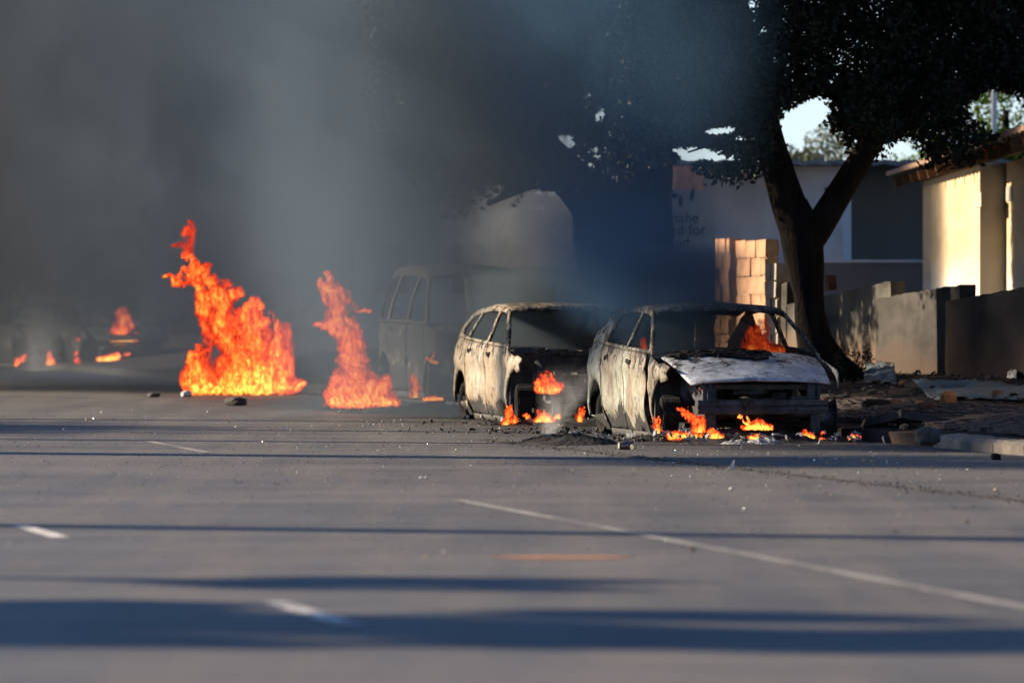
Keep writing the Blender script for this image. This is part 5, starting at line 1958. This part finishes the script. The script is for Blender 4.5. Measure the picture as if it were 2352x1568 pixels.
# drink can on the road
def can(label, loc, rz, mat, r=0.033, L=0.12):
    root = empty('drink_can', loc, rz)
    tag(root, label, 'can', 'cans and litter on the road')
    mb = MB()
    mb.tube([(-L / 2, 0, r), (-L / 2 + 0.01, 0, r), (L / 2 - 0.01, 0, r), (L / 2, 0, r)], [r * 0.8, r, r, r * 0.8], 14, False)
    mb.build('can_body', mat, root, True)
    for s in (-1, 1):
        mb = MB()
        mb.tube([(s * L / 2, 0, r), (s * (L / 2 - 0.004), 0, r)], [r * 0.78, r * 0.78], 14)
        mb.build('can_end', M['can_end'], root)
    return root


can('dark blue drink can lying on its side below the front car door', G(1438, 1032), 0.25, M['can_blue'], 0.04, 0.15)
can('short yellow can end up beside the dark blue can', G(1455, 1033), 1.1, M['litter_yellow'], 0.028, 0.06)
LG = 'cans and litter on the road'


def scrap(label, px, py, s, mat, seed, flat=0.6):
    q = G(px, py)
    sz = s / F * q.y
    return stone('litter', label, q, (sz, sz * 0.8, sz * flat), mat, 'litter', LG, seed=seed, sub=1)


o = sheet('litter', 'upright folded white scrap on the open road below the front car', [G(1669, 1079), G(1688, 1079), lift(G(1687, 1079), 0.075), lift(G(1676, 1079), 0.015)], 6, 4, 0.015, M['litter'], 'litter', 12)
tag(o, group=LG)
scrap('pale litter lump further down the road below the folded scrap', 1681, 1125, 13, M['litter'], 41)
scrap('yellow crushed litter at the right, left one of a close pair', 1984, 1060, 13, M['litter_yellow'], 42)
scrap('yellow crushed litter at the right, right one of a close pair', 2003, 1061, 11, M['litter_yellow'], 43)
scrap('small pale chip on the road between the folded scrap and the yellow pair', 1919, 1054, 11, M['litter'], 44, 0.3)
scrap('dark blue bottle cap like scrap right of the yellow pair', 2097, 1067, 11, M['can_blue'], 45, 0.6)
scrap('white chip on the road near the right edge above the seam', 2224, 1079, 10, M['litter'], 46, 0.3)
scrap('pale lump on the seam near the right edge', 2288, 1126, 13, M['litter_yellow'], 47, 0.4)
scrap('bright white crumb at the left of the mid road', 967, 1098, 9, M['litter'], 48)
scrap('second bright white crumb right beside the left mid road crumb', 979, 1098, 9, M['litter'], 49)
scrap('reddish brick crumb lying below the worn edge line', 1590, 1265, 18, M['rock'], 50, 0.6)
scrap('bright crumb lying on the worn edge line', 1531, 1242, 8, M['litter'], 51)
scrap('dark crumb on the road at right above the long shadow', 2055, 1222, 13, M['rock'], 52, 0.5)
scrap('dark crumb on the road at the far right above the long shadow', 2222, 1200, 13, M['rock'], 53, 0.5)
scrap('tan pebble on the near road left of the edge line', 980, 1279, 11, M['litter_yellow'], 54)
scrap('pale pebble on the near road beside the tan pebble', 1019, 1268, 9, M['litter'], 55)
scrap('amber crumb on the road left of the ash heap shadow', 200, 966, 8, M['litter_yellow'], 56)
stone('road_stone', 'dark flat stone in front of the tallest fire', G(542, 931), (0.28, 0.3, 0.14), M['rock_grey'], 'stone', 'dark stones on the left of the road', seed=61)
stone('road_stone', 'smaller dark stone left of the flat stone before the tallest fire', G(352, 912), (0.2, 0.2, 0.08), M['rock_grey'], 'stone', 'dark stones on the left of the road', seed=62)
stone('road_stone', 'pale stone at the left foot of the tallest fire', G(428, 911), (0.17, 0.15, 0.11), M['litter'], 'stone', 'dark stones on the left of the road', seed=63)

# ------------------------------------------------------------------ smoke
def smoke(name, lo, hi, density, color, fields, aniso=0.2, step=1.0, dark=None):
    """A closed body of smoke; its density thins to nothing well inside the hull."""
    n = NT(name + '_volume')
    p = n.world()
    x = n.xyz(p)
    f = fields(n, p, x)
    # fade at the hull
    for ax, a, b in (('X', lo[0], hi[0]), ('Y', lo[1], hi[1]), ('Z', lo[2], hi[2])):
        w_ = (b - a) * 0.16
        if not (ax == 'Z'):
            f = n.math('MULTIPLY', f, n.sm(x[ax], a, a + w_))
        f = n.math('MULTIPLY', f, n.sm(x[ax], b - w_, b, 1.0, 0.0))
    v = n.new('ShaderNodeVolumePrincipled')
    v.inputs['Color'].default_value = (*color, 1)
    if dark:
        zz = n.noise(p, 0.25, 2, 0.5)
        n.lk(n.mix(n.sm(n.math('ADD', x['X'], n.math('MULTIPLY', zz, 3.0)), dark[1], dark[2]), dark[0], color), v.inputs['Color'])
    v.inputs['Anisotropy'].default_value = aniso
    n.lk(n.math('MULTIPLY', f, density), v.inputs['Density'])
    n.lk(v.outputs[0], n.out.inputs['Volume'])
    n.m.cycles.volume_step_rate = step
    n.m.cycles.volume_sampling = 'MULTIPLE_IMPORTANCE'
    bm = bmesh.new()
    bmesh.ops.create_cube(bm, size=1.0)
    bmesh.ops.bevel(bm, geom=bm.edges[:], offset=0.08, segments=3, affect='EDGES')
    for v_ in bm.verts:
        v_.co = Vector((lo[i] + (v_.co[i] + 0.5) * (hi[i] - lo[i]) for i in range(3)))
    me = bpy.data.meshes.new(name)
    bm.to_mesh(me)
    bm.free()
    o = link(name, me, n.m)
    o['kind'] = 'stuff'
    return o


def f_main(n, p, x):
    nz = n.noise(n.mapping(p, (1, 0.7, 0.8), (0, 0.35, 0)), 0.22, 3, 0.55, 0.8)
    bil = n.noise(n.mapping(p, (1, 0.6, 0.8), (0, 0.5, 0)), 0.8, 4, 0.6, 1.0)
    body = n.math('MULTIPLY', n.sm(nz, 0.30, 0.68, 0.6, 1.25), n.sm(bil, 0.3, 0.7, 0.55, 1.4))
    up = n.sm(n.math('ADD', x['Z'], n.math('MULTIPLY', nz, 2.0)), 0.9, 4.2, 0.20, 1.0)
    right = n.sm(n.math('SUBTRACT', n.math('ADD', x['X'], n.math('MULTIPLY', n.math('SUBTRACT', x['Y'], 86.0), 0.20)), n.math('MULTIPLY', x['Z'], 0.10)), -2.6, 2.4, 1.0, 0.0)
    front = n.sm(n.math('SUBTRACT', x['Y'], n.math('MULTIPLY', x['X'], -0.35)), 86.0, 91.5)
    return n.math('MULTIPLY', n.math('MULTIPLY', body, up), n.math('MULTIPLY', right, front))


smoke('smoke_bank', (-16, 80, -0.05), (4, 113, 11.5), 0.33, (0.27, 0.335, 0.41), f_main, step=0.55, dark=((0.045, 0.05, 0.058), -9.6, -4.6))


def f_van(n, p, x):
    nz = n.noise(n.mapping(p, (1, 0.8, 0.7)), 0.7, 3, 0.55, 0.6)
    body = n.sm(nz, 0.30, 0.66, 0.3, 1.4)
    up = n.sm(x['Z'], -0.2, 2.0, 0.5, 1.0)
    dx = n.math('ABSOLUTE', n.math('SUBTRACT', x['X'], n.math('SUBTRACT', -0.7, n.math('MULTIPLY', x['Z'], 0.12))))
    dx = n.math('ADD', dx, n.math('MULTIPLY', n.math('SUBTRACT', nz, 0.5), 2.6))
    return n.math('MULTIPLY', n.math('MULTIPLY', body, up), n.sm(dx, -0.2, 3.0, 1.0, 0.0))


smoke('smoke_veil', (-6.5, 69.8, -0.05), (3.2, 73.3, 9), 1.0, (0.155, 0.21, 0.275), f_van, step=0.6)


def f_cars(n, p, x):
    nz = n.noise(n.mapping(p, (1, 0.7, 0.75), (0, -0.3, 0)), 0.75, 4, 0.6, 0.9)
    body = n.sm(nz, 0.34, 0.64, 0.12, 1.5)
    cx_ = n.math('ADD', 1.45, n.math('MULTIPLY', n.math('SUBTRACT', x['Z'], 1.5), -0.16))
    wd = n.math('ADD', 0.62, n.math('MULTIPLY', x['Z'], 0.33))
    dx = n.math('DIVIDE', n.math('ABSOLUTE', n.math('SUBTRACT', x['X'], cx_)), wd)
    thin = n.sm(x['Z'], 1.8, 3.0, 1.0, 0.22)
    return n.math('MULTIPLY', n.math('MULTIPLY', n.math('MULTIPLY', body, thin), n.sm(x['Z'], 1.0, 1.5)), n.sm(dx, 0.25, 1.05, 1.0, 0.0))


smoke('smoke_plume', (-3.5, 57.6, 0.75), (6.5, 72.0, 10), 0.26, (0.065, 0.135, 0.235), f_cars, step=0.7)


def f_wisp(x0, y0, lean, w0, grow, zr):
    def f(n, p, x):
        nz = n.noise(n.mapping(p, (1, 1, 0.6)), 5.0, 4, 0.65, 1.2)
        c_ = n.math('ADD', x0, n.math('MULTIPLY', x['Z'], lean))
        wd = n.math('ADD', w0, n.math('MULTIPLY', x['Z'], grow))
        dx = n.math('DIVIDE', n.math('ABSOLUTE', n.math('SUBTRACT', x['X'], c_)), wd)
        return n.math('MULTIPLY', n.math('MULTIPLY', n.sm(nz, 0.35, 0.65, 0.1, 1.4), n.sm(dx, 0.1, 1.0, 1.0, 0.0)), n.sm(x['Z'], zr * 0.3, zr, 1.0, 0.0))
    return f


def f_cabin(c_, r_):
    def f(n, p, x):
        nz = n.noise(p, 1.6, 3, 0.6, 0.8)
        dx = n.math('DIVIDE', n.math('SUBTRACT', x['X'], c_[0]), r_[0])
        dy = n.math('DIVIDE', n.math('SUBTRACT', x['Y'], c_[1]), r_[1])
        rad = n.math('SQRT', n.math('ADD', n.math('MULTIPLY', dx, dx), n.math('MULTIPLY', dy, dy)))
        return n.math('MULTIPLY', n.sm(nz, 0.3, 0.62, 0.25, 1.3), n.sm(rad, 0.3, 1.0, 1.0, 0.0))
    return f


smoke('cabin_smoke', (0.9, 60.0, 0.7), (3.05, 63.2, 2.1), 1.9, (0.10, 0.15, 0.21), f_cabin((1.82, 61.6), (0.95, 1.7)))
smoke('cabin_smoke', (-0.8, 68.0, 0.7), (1.6, 71.4, 1.9), 1.5, (0.13, 0.17, 0.21), f_cabin((0.35, 69.6), (1.1, 1.7)))
q = G(1268, 1000)
smoke('smoke_wisp', (q.x - 0.7, q.y - 0.35, 0.02), (q.x + 0.9, q.y + 0.35, 1.1), 0.9, (0.75, 0.78, 0.82), f_wisp(q.x - 0.05, q.y, 0.40, 0.10, 0.55, 0.8))
def f_puff(c_, r_):
    def f(n, p, x):
        nz = n.noise(p, 1.3, 4, 0.6, 1.2)
        acc = None
        for ax, c1_, r1_ in zip('XYZ', c_, r_):
            t_ = n.math('DIVIDE', n.math('SUBTRACT', x[ax], c1_), r1_)
            t_ = n.math('MULTIPLY', t_, t_)
            acc = t_ if acc is None else n.math('ADD', acc, t_)
        return n.math('MULTIPLY', n.sm(nz, 0.25, 0.65, 0.3, 1.3), n.sm(acc, 0.1, 1.0, 1.0, 0.0))
    return f


q = W(1245, 525, 85)
smoke('smoke_puff', (q.x - 2.4, 83.0, q.z - 1.5), (q.x + 1.5, 87.0, q.z + 1.7), 0.40, (0.66, 0.70, 0.75), f_puff(q, (1.6, 1.7, 1.15)))
q = W(85, 845, 117)
smoke('smoke_wisp', (q.x - 1.6, 116.4, 0.0), (q.x + 1.6, 118.4, 2.4), 0.45, (0.7, 0.73, 0.75), f_wisp(q.x, q.y, 0.0, 0.55, 0.1, 1.9))
